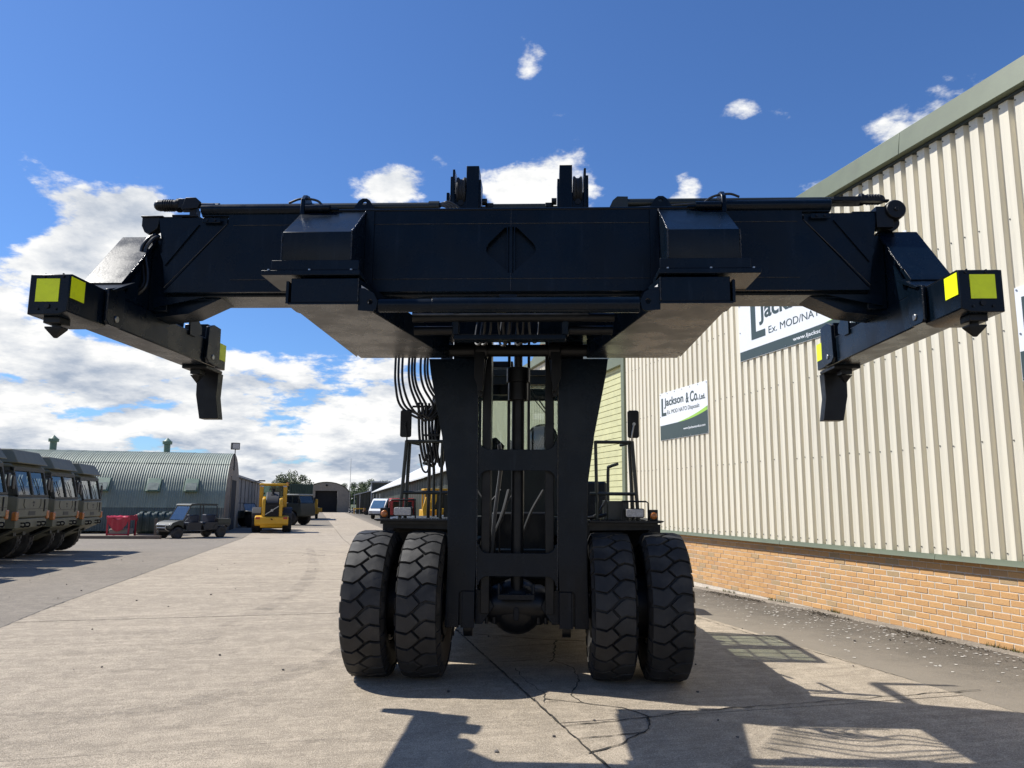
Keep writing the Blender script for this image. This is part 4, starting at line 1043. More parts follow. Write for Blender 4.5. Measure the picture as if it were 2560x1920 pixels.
# --- hanging hose festoon on the left
rf = random.Random(9)
for i in range(9):
    x0 = -1.262 + i * .042 + rf.uniform(-.014, .014); zb_ = 2.455 + rf.uniform(-.02, .05); xe = -.84 + .012 * i
    mb().tube([(x0, 7.70 + .02 * i, 3.45), (x0 - .006, 7.66, 3.0), (x0 + .008 + .004 * i, 7.64, 2.78), (x0 * .82 - .16 + .02 * i, 7.62, 2.58), (-1.02 + .018 * i, 7.62, zb_), (-.93 + .010 * i, 7.63, zb_ + .03), (-.86 + .006 * i, 7.66, 2.62 + .012 * i), (xe + .03, 7.70, 2.90), (xe + .05, 7.74, 3.3)], .0125, 8, 6).build('hose', HOSE, H)
for i in range(6):
    x0 = -1.02 + i * .033; w_ = rf.uniform(.035, .075); zb_ = 2.0 + rf.uniform(-.03, .04)
    mb().tube([(x0, 7.66 + .02 * i, 2.62), (x0 + .015, 7.66, 2.30), (x0 + .05, 7.66, zb_ + .06), (x0 + .05 + w_ * .5, 7.67, zb_), (x0 + .05 + w_, 7.68, zb_ + .07), (x0 + .075 + w_, 7.7, 2.35), (x0 + .09 + w_, 7.72, 2.7)], .0135, 8, 6).build('hose', HOSE, H)
mb().tube([(-1.0, 7.66, 2.1), (-.965, 7.66, 1.95), (-.92, 7.66, 1.92), (-.89, 7.68, 2.0)], .010, 8, 5).build('hose', HOSE, H)
mb().tube([(-.90, 7.66, 2.04), (-.895, 7.66, 1.9), (-.90, 7.68, 1.46)], .017, 8, 4).build('hose', HOSE, H)
for z_ in (2.57, 2.28):
    mb().bx(-1.08 if z_ > 2.4 else -.97, -.80, 7.64, 7.67, z_, z_ + .018).build('hose_clamp', PAINT2, H)

# --- chassis, cab, hood, counterweight behind the mast
mb().bx(-.66, -.42, 7.62, 12.2, .75, 1.25).bx(.42, .66, 7.62, 12.2, .75, 1.25).bx(-.42, .42, 8.0, 12.0, .85, 1.15).build('chassis', PAINT, H, .01)
hd = mb().prism([(10.75, 1.25), (12.6, 1.25), (12.6, 2.0), (12.3, 2.15), (10.75, 2.2)], 'x', -.62, .62).build('engine_hood', GREENP, H, .03)
mb().prism([(12.2, .55), (13.1, .6), (13.15, 1.7), (12.9, 1.95), (12.2, 1.95)], 'x', -1.25, 1.25).build('counterweight', PAINT, H, .04)
mb().bx(-.68, .68, 8.75, 10.72, 1.25, 1.47).build('cab_floor', GREENP, H, .01)
cab = mb()
for x0, x1 in ((-.68, -.62), (.62, .68)):
    for y0, y1 in ((9.14, 9.19), (10.66, 10.70), (9.88, 9.92)):
        cab.bx(x0, x1, y0, y1, 1.47, 3.14)
cab.bx(-.62, .62, 9.14, 9.19, 1.47, 2.10).bx(-.62, .62, 10.64, 10.70, 1.47, 2.20).bx(-.62, .62, 9.14, 9.19, 3.03, 3.14).bx(-.62, .62, 10.63, 10.70, 3.03, 3.14)
cab.bx(-.675, -.63, 9.25, 10.62, 1.47, 2.0).bx(.63, .675, 9.25, 10.62, 1.47, 1.72)
cabo = cab.build('cab', GREENP, H, .006)
rf_ = mb().holed([(-.70, 9.10), (.70, 9.10), (.70, 10.75), (-.70, 10.75)], [[(-.60, 9.15), (-.60, 9.80), (.665, 9.80), (.665, 9.15)], [(-.60, 10.02), (-.60, 10.70), (.665, 10.70), (.665, 10.02)]], 'z', 3.141, 3.205).build('cab_roof', GREENP, cabo)
for y0, y1 in ((9.152, 9.798), (10.022, 10.698)):
    mb().bx(-.598, .663, y0, y1, 3.18, 3.186).build('roof_window', GLASS, rf_)
    for k_ in range(2): mb().bx(-.598, .663, y0 + (y1 - y0) * (k_ + 1) / 3 - .016, y0 + (y1 - y0) * (k_ + 1) / 3 + .016, 3.19, 3.20).build('guard_bar', GREENP, rf_)
    mb().bx(.02, .055, y0, y1, 3.201, 3.21).build('guard_bar', GREENP, rf_); mb().bx(.36, .395, y0, y1, 3.201, 3.21).build('guard_bar', GREENP, rf_)
mb().bx(-.24, -.16, 7.57, 8.44, 4.46, 4.52).build('mast_strut', PAINT2, H)
mb().prism([(-.25, 8.442), (.53, 8.46), (.50, 8.50), (-.20, 8.54)], 'z', 4.46, 4.52).build('mast_crossbar', PAINT2, H)
mb().bx(-.38, -.12, 9.10, 9.3, 3.237, 3.31).bx(-.46, -.42, 9.12, 9.16, 3.03, 3.14).build('work_lamp', PAINT2, cabo, .01)
mb().bx(-.61, .61, 9.16, 9.166, 2.101, 3.029).build('windscreen', GLASS, cabo)
mb().bx(-.61, .61, 10.665, 10.671, 2.201, 3.029).build('rear_window', GLASS, cabo)
both(lambda: mb().bx(.650, .655, 9.20, 9.875, 2.001, 3.13), 'side_window', GLASS, cabo)
both(lambda: mb().bx(.650, .655, 9.94, 10.61, 2.001, 3.13), 'side_window', GLASS, cabo)
mb().prism([(.02, 1.6), (.46, 1.6), (.44, 2.48), (.38, 2.62), (.10, 2.62), (.04, 2.48)], 'y', 10.05, 10.2).bx(.0, .48, 9.72, 10.2, 1.6, 1.78).build('seat', PAINT2, cabo, .04)
mb().tube([(.14, 9.5, 1.6), (.14, 9.48, 2.15), (.24, 9.42, 2.42)], .018, 8, 4).tube([(.24 + .17 * math.cos(i * .3), 9.45 - .03 * math.sin(i * .3), 2.44 + .13 * math.sin(i * .3)) for i in range(22)], .010, 6).build('steering_wheel', PAINT2, cabo)
mb().tube([(-.34, 9.6, 1.5), (-.2, 9.5, 2.2), (-.16, 9.45, 2.36)], .014, 8, 4).prism([(-.42, 2.05), (-.28, 2.05), (-.24, 2.32), (-.34, 2.42), (-.42, 2.40)], 'y', 9.5, 9.6).prism([(-.22, 2.05), (-.10, 2.05), (-.12, 2.36), (-.18, 2.40)], 'y', 9.5, 9.6).build('control_console', PAINT2, cabo, .01)
mb().tube([(.10, 9.17, 2.98), (.35, 9.16, 2.62)], .008, 6).tube([(.06, 9.17, 2.95), (.38, 9.16, 2.55)], .006, 6).build('wiper', PAINT2, cabo)
mb().tube([(-.12, 9.24, 2.98), (-.05, 9.2, 2.9), (.02, 9.2, 2.98)], .01, 6, 4).bx(-.40, -.12, 9.3, 9.4, 2.93, 3.05).build('fan_unit', PAINT2, cabo)
both(lambda: mb().bx(.665, 1.22, 8.46, 10.8, .42, 1.436), 'side_shade_box', GREENP, H, .02)  # hidden boxes enlarged to block the sun and shade the ground below
mb().tube([(-.28, 7.8, 1.0), (-.24, 7.75, 1.5), (-.18, 7.72, 2.0), (-.2, 7.7, 2.2)], .02, 8, 5).build('hose', mat('worn_hose', (.10, .10, .10), .4), H)
for i in range(5):
    x0 = rf.uniform(-.3, .3)
    mb().tube([(x0, 7.9, .9), (x0 + rf.uniform(-.1, .1), 7.8, 1.2), (x0 + rf.uniform(-.1, .1), 7.85, 1.5), (x0 + rf.uniform(-.15, .15), 8.0, 1.75)], rf.choice((.010, .014, .02)), 8, 5).build('hose', BUGF, H)
mb().bx(-.30, .30, 8.2, 8.6, 1.0, 1.52).build('valve_block', PAINT2, H, .02)
mb().bx(-.60, .60, 8.62, 9.6, .40, 1.14).build('axle_backdrop', PAINT2, H, .04)  # added box, hides the sunlit ground behind the axle

# ------------------------------------------------------------------ corrugated hut on the left
random.seed(31)
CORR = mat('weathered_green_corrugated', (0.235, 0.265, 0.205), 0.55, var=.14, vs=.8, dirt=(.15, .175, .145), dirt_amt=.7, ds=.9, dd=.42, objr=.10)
CORR_SHADE = mat('skirt_shade_corrugated', (0.075, 0.098, 0.088), 0.5, var=.2, vs=.7, dirt=(.04, .05, .05), dirt_amt=.6, ds=.8, objr=.2)  # darker copy of the sheet colour, paints in the shading of the skirt
BLOCK = mat('grey_brown_blockwork', (0.27, 0.235, 0.185), .9, var=.12, vs=4, bump=.4, bs=30, dirt=(.17, .15, .12), dirt_amt=.5, ds=1)
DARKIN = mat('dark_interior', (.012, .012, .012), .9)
GVENT = mat('vent_green', (0.13, 0.20, 0.14), .5, var=.15, vs=3)
hut = empty('corrugated_hut', (-19.2, 51.8, -.65), AZ)
tag(hut, 'long green corrugated half round hut with two roof vents on the left', 'building')
def arch(th): return 5.35 - 5.35 * math.cos(th), 5.5 * math.sin(th) ** .82
def corr_sheet(th0, th1, nseg, off, w_=.90, pitch=.15):
    o = MB(); nx = int(w_ / pitch * 6); pr = []
    for i in range(nseg + 1):
        th = th0 + (th1 - th0) * i / nseg; a = arch(max(.0, th)); b = arch(th + .01); t = Vector((0, b[0] - a[0], b[1] - a[1])).normalized()
        n_ = Vector((0, -t.z, t.y)); pr.append((Vector((0, a[0], a[1])), n_))
    for (p, n_) in pr:
        for j in range(nx + 1):
            x = w_ * j / nx
            o.v.append(p + n_ * (off + .022 * math.cos(2 * math.pi * x / pitch)) + Vector((x, 0, 0)))
    for i in range(nseg):
        for j in range(nx):
            a = i * (nx + 1) + j; o.f.append((a, a + 1, a + nx + 2, a + nx + 1))
    return o
TH1 = .25
tiers = [(corr_sheet(.012, TH1, 3, .0).mesh('corrugated_sheet', CORR_SHADE, 60)), (corr_sheet(TH1 - .02, .95, 6, .03).mesh('corrugated_sheet', CORR, 60)), (corr_sheet(.93, 1.72, 7, .055).mesh('corrugated_sheet', CORR, 60))]
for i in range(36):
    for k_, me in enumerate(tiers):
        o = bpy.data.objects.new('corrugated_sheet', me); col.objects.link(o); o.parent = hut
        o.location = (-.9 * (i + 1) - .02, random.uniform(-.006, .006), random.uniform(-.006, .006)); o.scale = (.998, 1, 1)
back = MB()
for i in range(13):
    th = 1.7 + (math.pi - 1.7) * i / 12; a = arch(min(th, math.pi - 1e-4)); back.v += [Vector((-32.5, a[0], a[1])), Vector((-.03, a[0], a[1]))]
    if i: b = 2 * i; back.f.append((b - 2, b - 1, b + 1, b))
back.build('rear_cladding', CORR, hut)
endp = [arch(math.pi * i / 24 if i < 24 else math.pi - 1e-5) for i in range(25)]
o = MB().prism([(a, b) for a, b in endp], 'x', -.30, .0)
o.build('end_wall', BLOCK, hut)
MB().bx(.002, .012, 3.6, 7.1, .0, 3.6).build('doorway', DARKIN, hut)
MB().bx(.0, .05, 3.3, 7.4, 3.6, 3.85).bx(.0, .05, 3.35, 3.6, 0, 3.6).bx(.0, .05, 7.1, 7.35, 0, 3.6).build('door_frame', BLOCK, hut)
for px_ in (-12.2, -4.75):
    v_ = MB().lathe([(5.30, .22), (6.15, .22), (6.15, .33), (6.36, .34), (6.36, .30), (6.62, .02)], 'z', (px_, 5.5, 0), 18).build('roof_vent', GVENT, hut)
for px_ in (-7.65, -4.55, -2.2):
    a = arch(.42); b = arch(.62)
    w_ = MB().prism([(a[0] + .05, a[1]), (a[0] - .42, a[1] + .08), (b[0] - .10, b[1] + .05), (b[0] + .15, b[1])], 'x', px_ - .42, px_ + .42).build('dormer_window', GVENT, hut, .02)
    MB().quad((px_ - .34, a[0] - .405, a[1] + .16), (px_ + .34, a[0] - .405, a[1] + .16), (px_ + .34, b[0] - .15, b[1] - .03), (px_ - .34, b[0] - .15, b[1] - .03)).build('pane', mat('grimy_pane', (.20, .22, .18), .25, var=.2, vs=3), w_)
fl = empty('floodlight', hut.matrix_basis @ Vector((.05, 4.6, 5.2)), AZ + .4)
tag(fl, 'small grey floodlight on a bracket above the hut gable end', 'lamp')
MB().cyl((0, 0, -.9), (0, 0, .62), .035, 8).build('pole', PAINT2, fl)
lb = MB().prism([(-.30, .62), (.30, .62), (.30, 1.12), (-.30, 1.12)], 'y', -.12, .16).build('lamp_body', PAINT2, fl, .03)
MB().bx(-.25, .25, -.135, -.125, .67, 1.06).build('lamp_glass', LENS, lb)

# long grey shed behind the hut
GREYSH = mat('grey_concrete_panel', (0.20, 0.19, 0.175), .85, var=.12, vs=.6, dirt=(.12, .115, .11), dirt_amt=.5, ds=.5)
sh = empty('grey_shed', (-22.9, 63.0, -.65), AZ)
tag(sh, 'long low grey shed wall behind the yellow loader', 'building')
MB().bx(-8, 0, 0, 45, 0, 4.1).build('wall', GREYSH, sh)
MB().bx(-8.2, .25, -.2, 45.2, 4.1, 4.28).build('roof', mat('asbestos_roof', (.30, .30, .29), .8), sh)
for i in range(10): MB().bx(.0, .07, i * 4.5 + .1, i * 4.5 + .35, 0, 4.1).build('pilaster', GREYSH, sh)
MB().bx(.0, .04, .4, 44.5, 2.35, 2.45).build('rail', GREYSH, sh)
for nm, c, e in (('hut_eave_light', (-18.9, 57.2, 2.9), 0),):
    w_ = empty('wall_light', c, AZ); tag(w_, 'small wall light on arm at the corner of the hut', 'lamp')
    MB().tube([(-.4, 0, -.1), (0, 0, 0), (.3, 0, .02)], .03, 6).bx(.15, .6, -.1, .1, -.02, .08).build('arm', PAINT2, w_)

# ------------------------------------------------------------------ army trucks parked in a row
OLIVE = mat('army_olive', (0.135, 0.135, 0.092), .6, var=.1, vs=2, dirt=(.22, .20, .16), dirt_amt=.35, ds=2.2)
OLIVED = mat('army_dark_olive', (0.035, 0.036, 0.028), .6, var=.2, vs=3)
CANVAS = mat('dark_canvas', (.045, .045, .035), .85, var=.2, vs=2)
tyre_s = MB().lathe([(-.17, .30), (-.205, .38), (-.21, .52), (-.18, .59), (-.15, .615), (.15, .615), (.18, .59), (.21, .52), (.205, .38), (.17, .30)], 'y', (0, 0, 0), 28)
for i in range(24):
    th = 2 * math.pi * i / 24
    for sx in (-1, 1):
        t2 = th + (.0 if sx < 0 else .13)
        q = [(sx * .03, .61), (sx * .19, .60)]
        vs = [(b, (r + e) * math.sin(t), (r + e) * math.cos(t)) for e in (0, .022) for (b, r) in q for t in (t2, t2 + .14)]
        vs = [(v[1], v[0], v[2]) for v in vs]
        tyre_s.add(vs, [(4, 5, 7, 6), (0, 4, 6, 2), (1, 3, 7, 5), (2, 6, 7, 3), (0, 1, 5, 4)])
TRT = tyre_s.mesh('tyre', RUBBER)
TRR = MB().lathe([(-.15, .31), (-.10, .27), (-.05, .25), (-.03, .10), (-.09, .09), (-.09, .01), (.09, .01), (.09, .09), (.03, .10), (.05, .25), (.10, .27), (.15, .31)], 'y', (0, 0, 0), 20).mesh('rim', OLIVED)
def add_wheel(parent, loc, sc=1.0, name='wheel', rimm=None, wsc=1.0):
    wl = bpy.data.objects.new(name, rimm or TRR); col.objects.link(wl); wl.parent = parent; wl.location = loc; wl.scale = (sc, sc * wsc, sc)
    ty = bpy.data.objects.new('tyre', TRT); col.objects.link(ty); ty.parent = wl; ty.rotation_euler = (0, random.uniform(0, 6), 0)
    return wl
LG2 = glass_mat('truck_glass', (.62, .66, .64), 0.02)
def army_truck():
    t = empty('army_truck')
    MB().bx(-7.6, -.3, -.45, -.25, .75, 1.0).bx(-7.6, -.3, .25, .45, .75, 1.0).build('chassis', OLIVED, t)
    cabp = MB().prism([(0, 1.27), (0, 1.82), (-.10, 1.86), (-1.75, 1.86), (-1.75, 1.2), (-.2, 1.2)], 'y', -1.2, 1.2).build('front_panel', OLIVE, t, .03)
    MB().bx(.001, .012, -1.12, 1.12, 1.50, 1.515).tube([(.006, -.75, 1.79), (.006, -.78, 1.62), (.006, -.66, 1.53)], .008, 5, 4).tube([(.006, .5, 1.79), (.006, .53, 1.62), (.006, .42, 1.53)], .008, 5, 4).build('panel_seam', OLIVED, cabp)
    MB().bx(.001, .02, .80, .86, 1.42, 1.78).build('slot', DARKIN, cabp)
    MB().bx(.001, .008, -.35, .15, 1.33, 1.44).build('number_plate', OLIVED, cabp)
    MB().bx(.001, .008, -.10, .05, 1.66, 1.72).bx(.001, .008, -.06, .01, 1.58, 1.63).build('stencil', OLIVED, cabp)
    fr = MB()
    for y0, y1 in ((-1.19, -1.10), (-.045, .045), (1.10, 1.19)):
        fr.obox((-.06, (y0 + y1) / 2, 1.86), (-.24, (y0 + y1) / 2, 2.62), (.035, 0, 0), (0, (y1 - y0) / 2, 0))
    fr.obox((-.24, -1.19, 2.62), (-.24, 1.19, 2.62), (.05, 0, 0), (0, 0, .05)).obox((-.06, -1.19, 1.875), (-.06, 1.19, 1.875), (.04, 0, 0), (0, 0, .03))
    for y_ in (-1.16, 1.16):
        fr.obox((-1.72, y_, 1.86), (-1.72, y_, 2.64), (.05, 0, 0), (0, .03, 0)).obox((-.9, y_, 1.86), (-.95, y_, 2.64), (.03, 0, 0), (0, .03, 0)).obox((-.24, y_, 2.62), (-1.75, y_, 2.64), (0, .03, 0), (0, 0, .04))
    fr.build('cab_frame', OLIVED, t)
    for y0, y1 in ((-1.09, -.05), (.05, 1.09)):
        MB().quad((-.07, y0, 1.90), (-.07, y1, 1.90), (-.235, y1, 2.58), (-.235, y0, 2.58)).build('windscreen', LG2, t)
        MB().tube([(-.05, (y0 + y1) / 2, 1.88), (-.11, (y0 + y1) / 2 - .1, 2.2), (-.16, (y0 + y1) / 2 - .22, 2.4)], .012, 5).build('wiper', PAINT2, t)
    MB().bx(-1.74, -1.70, -1.15, 1.15, 1.86, 2.0).build('cab_rear', OLIVED, t)
    MB().bx(-1.5, -1.0, -.95, -.35, 1.3, 2.25).bx(-1.5, -1.0, .35, .95, 1.3, 2.25).build('seat', CANVAS, t, .06)
    MB().prism([(-.18, 2.66), (-1.78, 2.70), (-1.78, 2.78), (-.30, 2.76)], 'y', -1.2, 1.2).build('cab_roof', OLIVE, t, .03)
    rb_ = MB().add([(-.10, -1.18, 2.775), (-.10, 1.18, 2.775), (-1.75, 1.18, 2.79), (-1.75, -1.18, 2.79), (-.34, -1.05, 3.17), (-.34, 1.05, 3.17), (-1.6, 1.05, 3.17), (-1.6, -1.05, 3.17)],
                   [(0, 1, 5, 4), (1, 2, 6, 5), (2, 3, 7, 6), (3, 0, 4, 7), (4, 5, 6, 7), (3, 2, 1, 0)]).build('roof_box', OLIVE, t, .03)
    MB().bx(-1.2, -.7, -1.17, -1.10, 2.86, 2.98).bx(-.9, -.8, -.3, -.2, 3.17, 3.21).bx(-.9, -.8, .4, .5, 3.17, 3.21).build('roof_box_vent', OLIVED, rb_)
    bm = MB().prism([(-.02, .98), (-.02, 1.24), (-.5, 1.24), (-.5, .98)], 'y', -1.2, 1.2).build('bumper', OLIVE, t, .02)
    for y_ in (-.8, -.45, .45, .8):
        MB().tube([(-.02, y_, 1.12), (.07, y_, 1.12), (.09, y_, 1.07), (.06, y_, 1.02), (-.02, y_, 1.03)], .022, 6, 3).build('tow_hook', PAINT2, bm)
    MB().obox((-.10, 0, .97), (-1.05, 0, .50), (0, 1.12, 0), (.01, 0, .02)).build('belly_plate', OLIVE, t)
    MB().tube([(-.10, -1.13, .96), (-1.0, -1.13, .50), (-1.15, -1.13, .52)], .025, 6).build('belly_edge', OLIVED, t)
    for y_ in (-1.2, 1.2):
        i_ = MB().bx(-.10, .02, y_ - .10, y_ + .10, 1.20, 1.44).build('indicator', AMBER, t, .02)
        MB().tube([(-.3, y_, 2.45), (-.1, y_ * 1.14, 2.5), (-.1, y_ * 1.14, 1.95), (-.3, y_, 1.9)], .014, 6).build('mirror_bracket', PAINT2, t)
        MB().bx(-.13, -.08, y_ * 1.14 - .10, y_ * 1.14 + .10, 2.05, 2.42).build('mirror', PAINT2, t, .02)
        MB().prism([(-.55, 1.2), (-.62, 1.0), (-.62, .85), (-.55, .85), (-.5, 1.2)], 'y', y_ - .15 * (1 if y_ > 0 else -1) - .1, y_ + .0).build('mudguard', OLIVED, t)
        MB().bx(-1.74, -.9, y_ - .03, y_ - .005 if y_ > 0 else y_ + .02, 1.21, 1.85).build('door', OLIVE, t)
    bd = MB().bx(-7.7, -1.95, -1.22, 1.22, 1.15, 1.30).bx(-7.7, -1.95, -1.22, -1.17, 1.30, 1.85).bx(-7.7, -1.95, 1.17, 1.22, 1.30, 1.85).build('load_bed', OLIVE, t, .01)
    MB().prism([(-1.15, 1.31), (1.15, 1.31), (1.10, 1.80), (.6, 2.02), (-.5, 1.95), (-1.12, 1.82)], 'x', -7.65, -2.0).build('canvas_cover', CANVAS, t, .04)
    for x_ in (-1.25, -5.0, -6.4):
        for y_ in (-.98, .98): add_wheel(t, (x_, y_, .63))
    MB().bx(-2.9, -1.95, -1.1, -.5, .75, 1.12).build('fuel_tank', OLIVED, t, .05)
    return t
tr0 = army_truck()
bpy.context.view_layer.update(); index_children()
tl_ = ['olive army truck at the far end of the row, nearest the hut', 'olive army truck second from the hut in the row on the left',
       'olive army truck third from the hut, beside the cut off one', 'olive army truck cut by the left edge of the picture', 'olive army truck just beyond the left edge, seen by its shadow on the yard']
for i in range(5):
    y_ = 27.3 - 3.05 * i; p0 = Vector((-15.0 + .2586 * (27.06 - y_), y_, 0))
    c = p0 + U * 1.2
    t_ = tr0 if i == 0 else copy_tree(tr0)
    t_.location = (c.x, c.y, gz(c.y)); t_.rotation_euler = (0, 0, AZ + random.uniform(-.02, .02))
    tag(t_, tl_[i], 'truck', 'army trucks parked in a row')

# ------------------------------------------------------------------ utility buggy
BUGG = mat('dark_green_plastic', (.030, .034, .025), .55, var=.12, vs=4)
BUGB = mat('black_plastic', (.016, .016, .018), .5, var=.15)
BLUESEAT = mat('navy_vinyl', (.018, .02, .035), .5)
WSC = glass_mat('hazy_windscreen', (.60, .64, .66), .20)
ut = empty('utility_buggy', (-18.4, 44.9, -.64), math.atan2(-.84, -.54))
tag(ut, 'dark green four seat utility buggy with roof parked before the hut', 'buggy')
for x_, y_ in ((1.42, .66), (1.42, -.66), (-1.40, .66), (-1.40, -.66)): add_wheel(ut, (x_, y_, .33), .535)
MB().prism([(-1.95, .45), (-1.95, .62), (-1.0, .62), (-.95, .42), (1.05, .42), (1.1, .62), (1.75, .62), (1.85, .5), (1.7, .38), (-1.8, .38)], 'y', -.55, .55).build('underbody', BUGB, ut, .02)
MB().prism([(1.05, .60), (1.06, 1.02), (1.35, 1.02), (1.75, .90), (1.88, .74), (1.86, .56), (1.72, .60), (1.62, .72), (1.42, .78), (1.20, .72), (1.10, .58)], 'y', -.72, .72).build('hood', BUGG, ut, .05)
MB().bx(1.86, 1.885, -.35, .35, .60, .74).build('grille', BUGB, ut)
for y_ in (-.55, .55): MB().sph((1.80, y_, .80), .085, 6, .6).build('headlight', LENS, ut)
MB().tube([(1.80, -.45, .45), (1.98, -.42, .55), (1.98, -.40, .78), (1.98, .40, .78), (1.98, .42, .55), (1.80, .45, .45)], .028, 8).tube([(1.98, -.40, .62), (1.98, .40, .62)], .022, 8).build('bumper_bar', STEEL, ut)
rp = MB()
for y_ in (-.68, .68):
    rp.tube([(1.08, y_, 1.0), (.62, y_ * .94, 1.84), (.35, y_ * .92, 1.89), (-1.0, y_ * .92, 1.87), (-1.10, y_ * .94, 1.80), (-1.12, y_, .75)], .030, 8).tube([(.0, y_ * .96, .5), (.0, y_ * .92, 1.88)], .028, 8)
rp.tube([(.62, -.64, 1.84), (.62, .64, 1.84)], .028, 8).tube([(-1.10, -.64, 1.30), (-1.10, .64, 1.30)], .028, 8).build('roll_cage', BUGB, ut)
MB().prism([(.72, 1.86), (.60, 1.95), (.2, 1.97), (-1.05, 1.95), (-1.16, 1.90), (-1.14, 1.87)], 'y', -.70, .70).build('roof', BUGG, ut, .03)
MB().quad((1.07, -.62, 1.06), (1.07, .62, 1.06), (.66, .58, 1.80), (.66, -.58, 1.80)).build('windscreen', WSC, ut)
for x_ in (.35, -.75):
    MB().bx(x_ - .28, x_ + .20, -.60, .60, .72, .90).bx(x_ - .36, x_ - .24, -.60, .60, .88, 1.32).build('seat', BLUESEAT, ut, .05)
    for y_ in (-.70, .70): MB().prism([(x_ - .42, .46), (x_ - .42, .90), (x_ + .40, .90), (x_ + .52, .62), (x_ + .5, .46)], 'y', y_ - .02, y_ + .02).build('door', BUGB, ut, .01)
MB().bx(-2.05, -1.18, -.70, .70, .72, .80).bx(-2.05, -1.18, -.72, -.68, .80, 1.08).bx(-2.05, -1.18, .68, .72, .80, 1.08).bx(-2.05, -2.01, -.68, .68, .80, 1.08).bx(-1.22, -1.18, -.68, .68, .80, 1.08).build('cargo_box', BUGG, ut, .01)
for y_ in (-.70, .70): MB().prism([(-1.95, .62), (-1.80, .78), (-1.0, .78), (-.88, .60), (-.96, .60), (-1.06, .70), (-1.74, .70), (-1.86, .60)], 'y', y_ - .12, y_ + .05).build('rear_mudguard', BUGB, ut)
MB().tube([(.75, .35, .95), (.55, .35, 1.15)], .02, 6).tube([(.52 - .06 * math.sin(a * .45), .35 + .17 * math.cos(a * .45), 1.17 + .14 * math.sin(a * .45)) for a in range(15)], .016, 6).build('steering_wheel', BUGB, ut)

# ------------------------------------------------------------------ yard clutter before the hut
REDM = mat('red_steel', (.40, .015, .03), .5, var=.15); REDT = mat('red_tarpaulin', (.42, .012, .03), .32, var=.12, vs=3, bump=.2, bs=12)
rc_ = empty('red_crate', (-23.2, 46.3, -.65), .05)
tag(rc_, 'red frame crate under a sagging red tarpaulin beside the trucks', 'crate')
for x_ in (-.62, .62):
    for y_ in (-.45, .45): MB().bx(x_ - .04, x_ + .04, y_ - .04, y_ + .04, 0, 1.12).build('post', REDM, rc_)
MB().bx(-.62, .62, -.49, -.43, .08, .16).bx(-.62, .62, -.49, -.43, 1.05, 1.13).build('rail', REDM, rc_)
MB().bx(-.55, .55, -.4, .4, .12, .45).build('load', BLOCK, rc_, .05)
tp = MB(); n_ = 20
for i in range(n_ + 1):
    for j in range(n_ + 1):
        u_, v_ = i / n_ * 2 - 1, j / n_ * 2 - 1
        z = 1.20 - .16 * (1 - u_ * u_) * (1 - v_ * v_) + .05 * noise.noise(Vector((u_ * 3, v_ * 3, 1))) + (.06 if u_ > .75 else 0)
        x, y = u_ * .70, v_ * .54
        if v_ < -.55: z -= (-.55 - v_) * (1.75 * (1 - u_ * u_) + .25); y = -.53 - .02 * math.sin(u_ * 14)
        if u_ > .9: z -= (u_ - .9) * 3
        tp.v.append(Vector((x, y, z)))
for i in range(n_):
    for j in range(n_):
        a = i * (n_ + 1) + j; tp.f.append((a, a + n_ + 1, a + n_ + 2, a + 1))
tp.build('tarpaulin', REDT, rc_, ang=70)
TANKG = mat('tank_green_plastic', (.028, .048, .040), .4, var=.12, vs=3)
ot = empty('oil_tank', (-22.1, 48.6, -.65), AZ * .6)
tag(ot, 'dark green ribbed plastic oil tank standing against the hut', 'tank')
MB().prism(rrect(-.62, .62, .08, 1.36, .30, 6), 'x', -1.12, 1.12).build('tank_body', TANKG, ot, .08)
for i in range(5):
    x_ = -.86 + i * .43
    MB().prism(rrect(-.68, .68, .06, 1.44, .32, 6), 'x', x_ - .10, x_ + .10).build('rib', TANKG, ot, .03)
MB().cyl((-.95, 0, 1.36), (-.95, 0, 1.50), .14, 14).bx(-1.12, -.6, -.1, .1, 1.40, 1.46).build('filler_cap', TANKG, ot)
MB().bx(-1.2, 1.2, -.6, .6, 0, .08).build('base_slab', BLOCK, ot)
WOOD = mat('weathered_wood', (.13, .10, .075), .85, var=.3, vs=3, stretch=(1, 1, 8))
ps = empty('timber_post_stack', (-20.75, 45.4, -.65), .2); tag(ps, 'two weathered timber posts standing in front of the buggy nose', 'timber')
MB().bx(-.07, .07, -.06, .06, 0, 1.08).build('post', WOOD, ps, .01); MB().bx(.16, .62, -.05, .05, .0, .95).build('board', WOOD, ps, .01)
tb = tag(MB().bx(-3.4, 3.4, -.14, .14, 0, .17).build('timber_beam', WOOD, None, .02), 'long dark timber beam lying on the yard before the red crate', 'timber')
tb.location = (-22.6, 42.4, gz(42.4)); tb.rotation_euler = (0, 0, .10)
cb = empty('scrap_pile', (-25.2, 41.6, -.6), .3); tag(cb, 'low dark pile of scrap with yellow crate behind the trucks', 'scrap')
MB().bx(-.4, .5, -.3, .3, .2, .75).build('yellow_crate', mat('yellow_plastic', (.55, .30, .02), .5), cb, .03)
MB().prism([(-1.4, 0), (1.2, 0), (.8, .35), (-.2, .5), (-1.1, .3)], 'y', -.8, .5).build('heap', DARKIN, cb, .05)

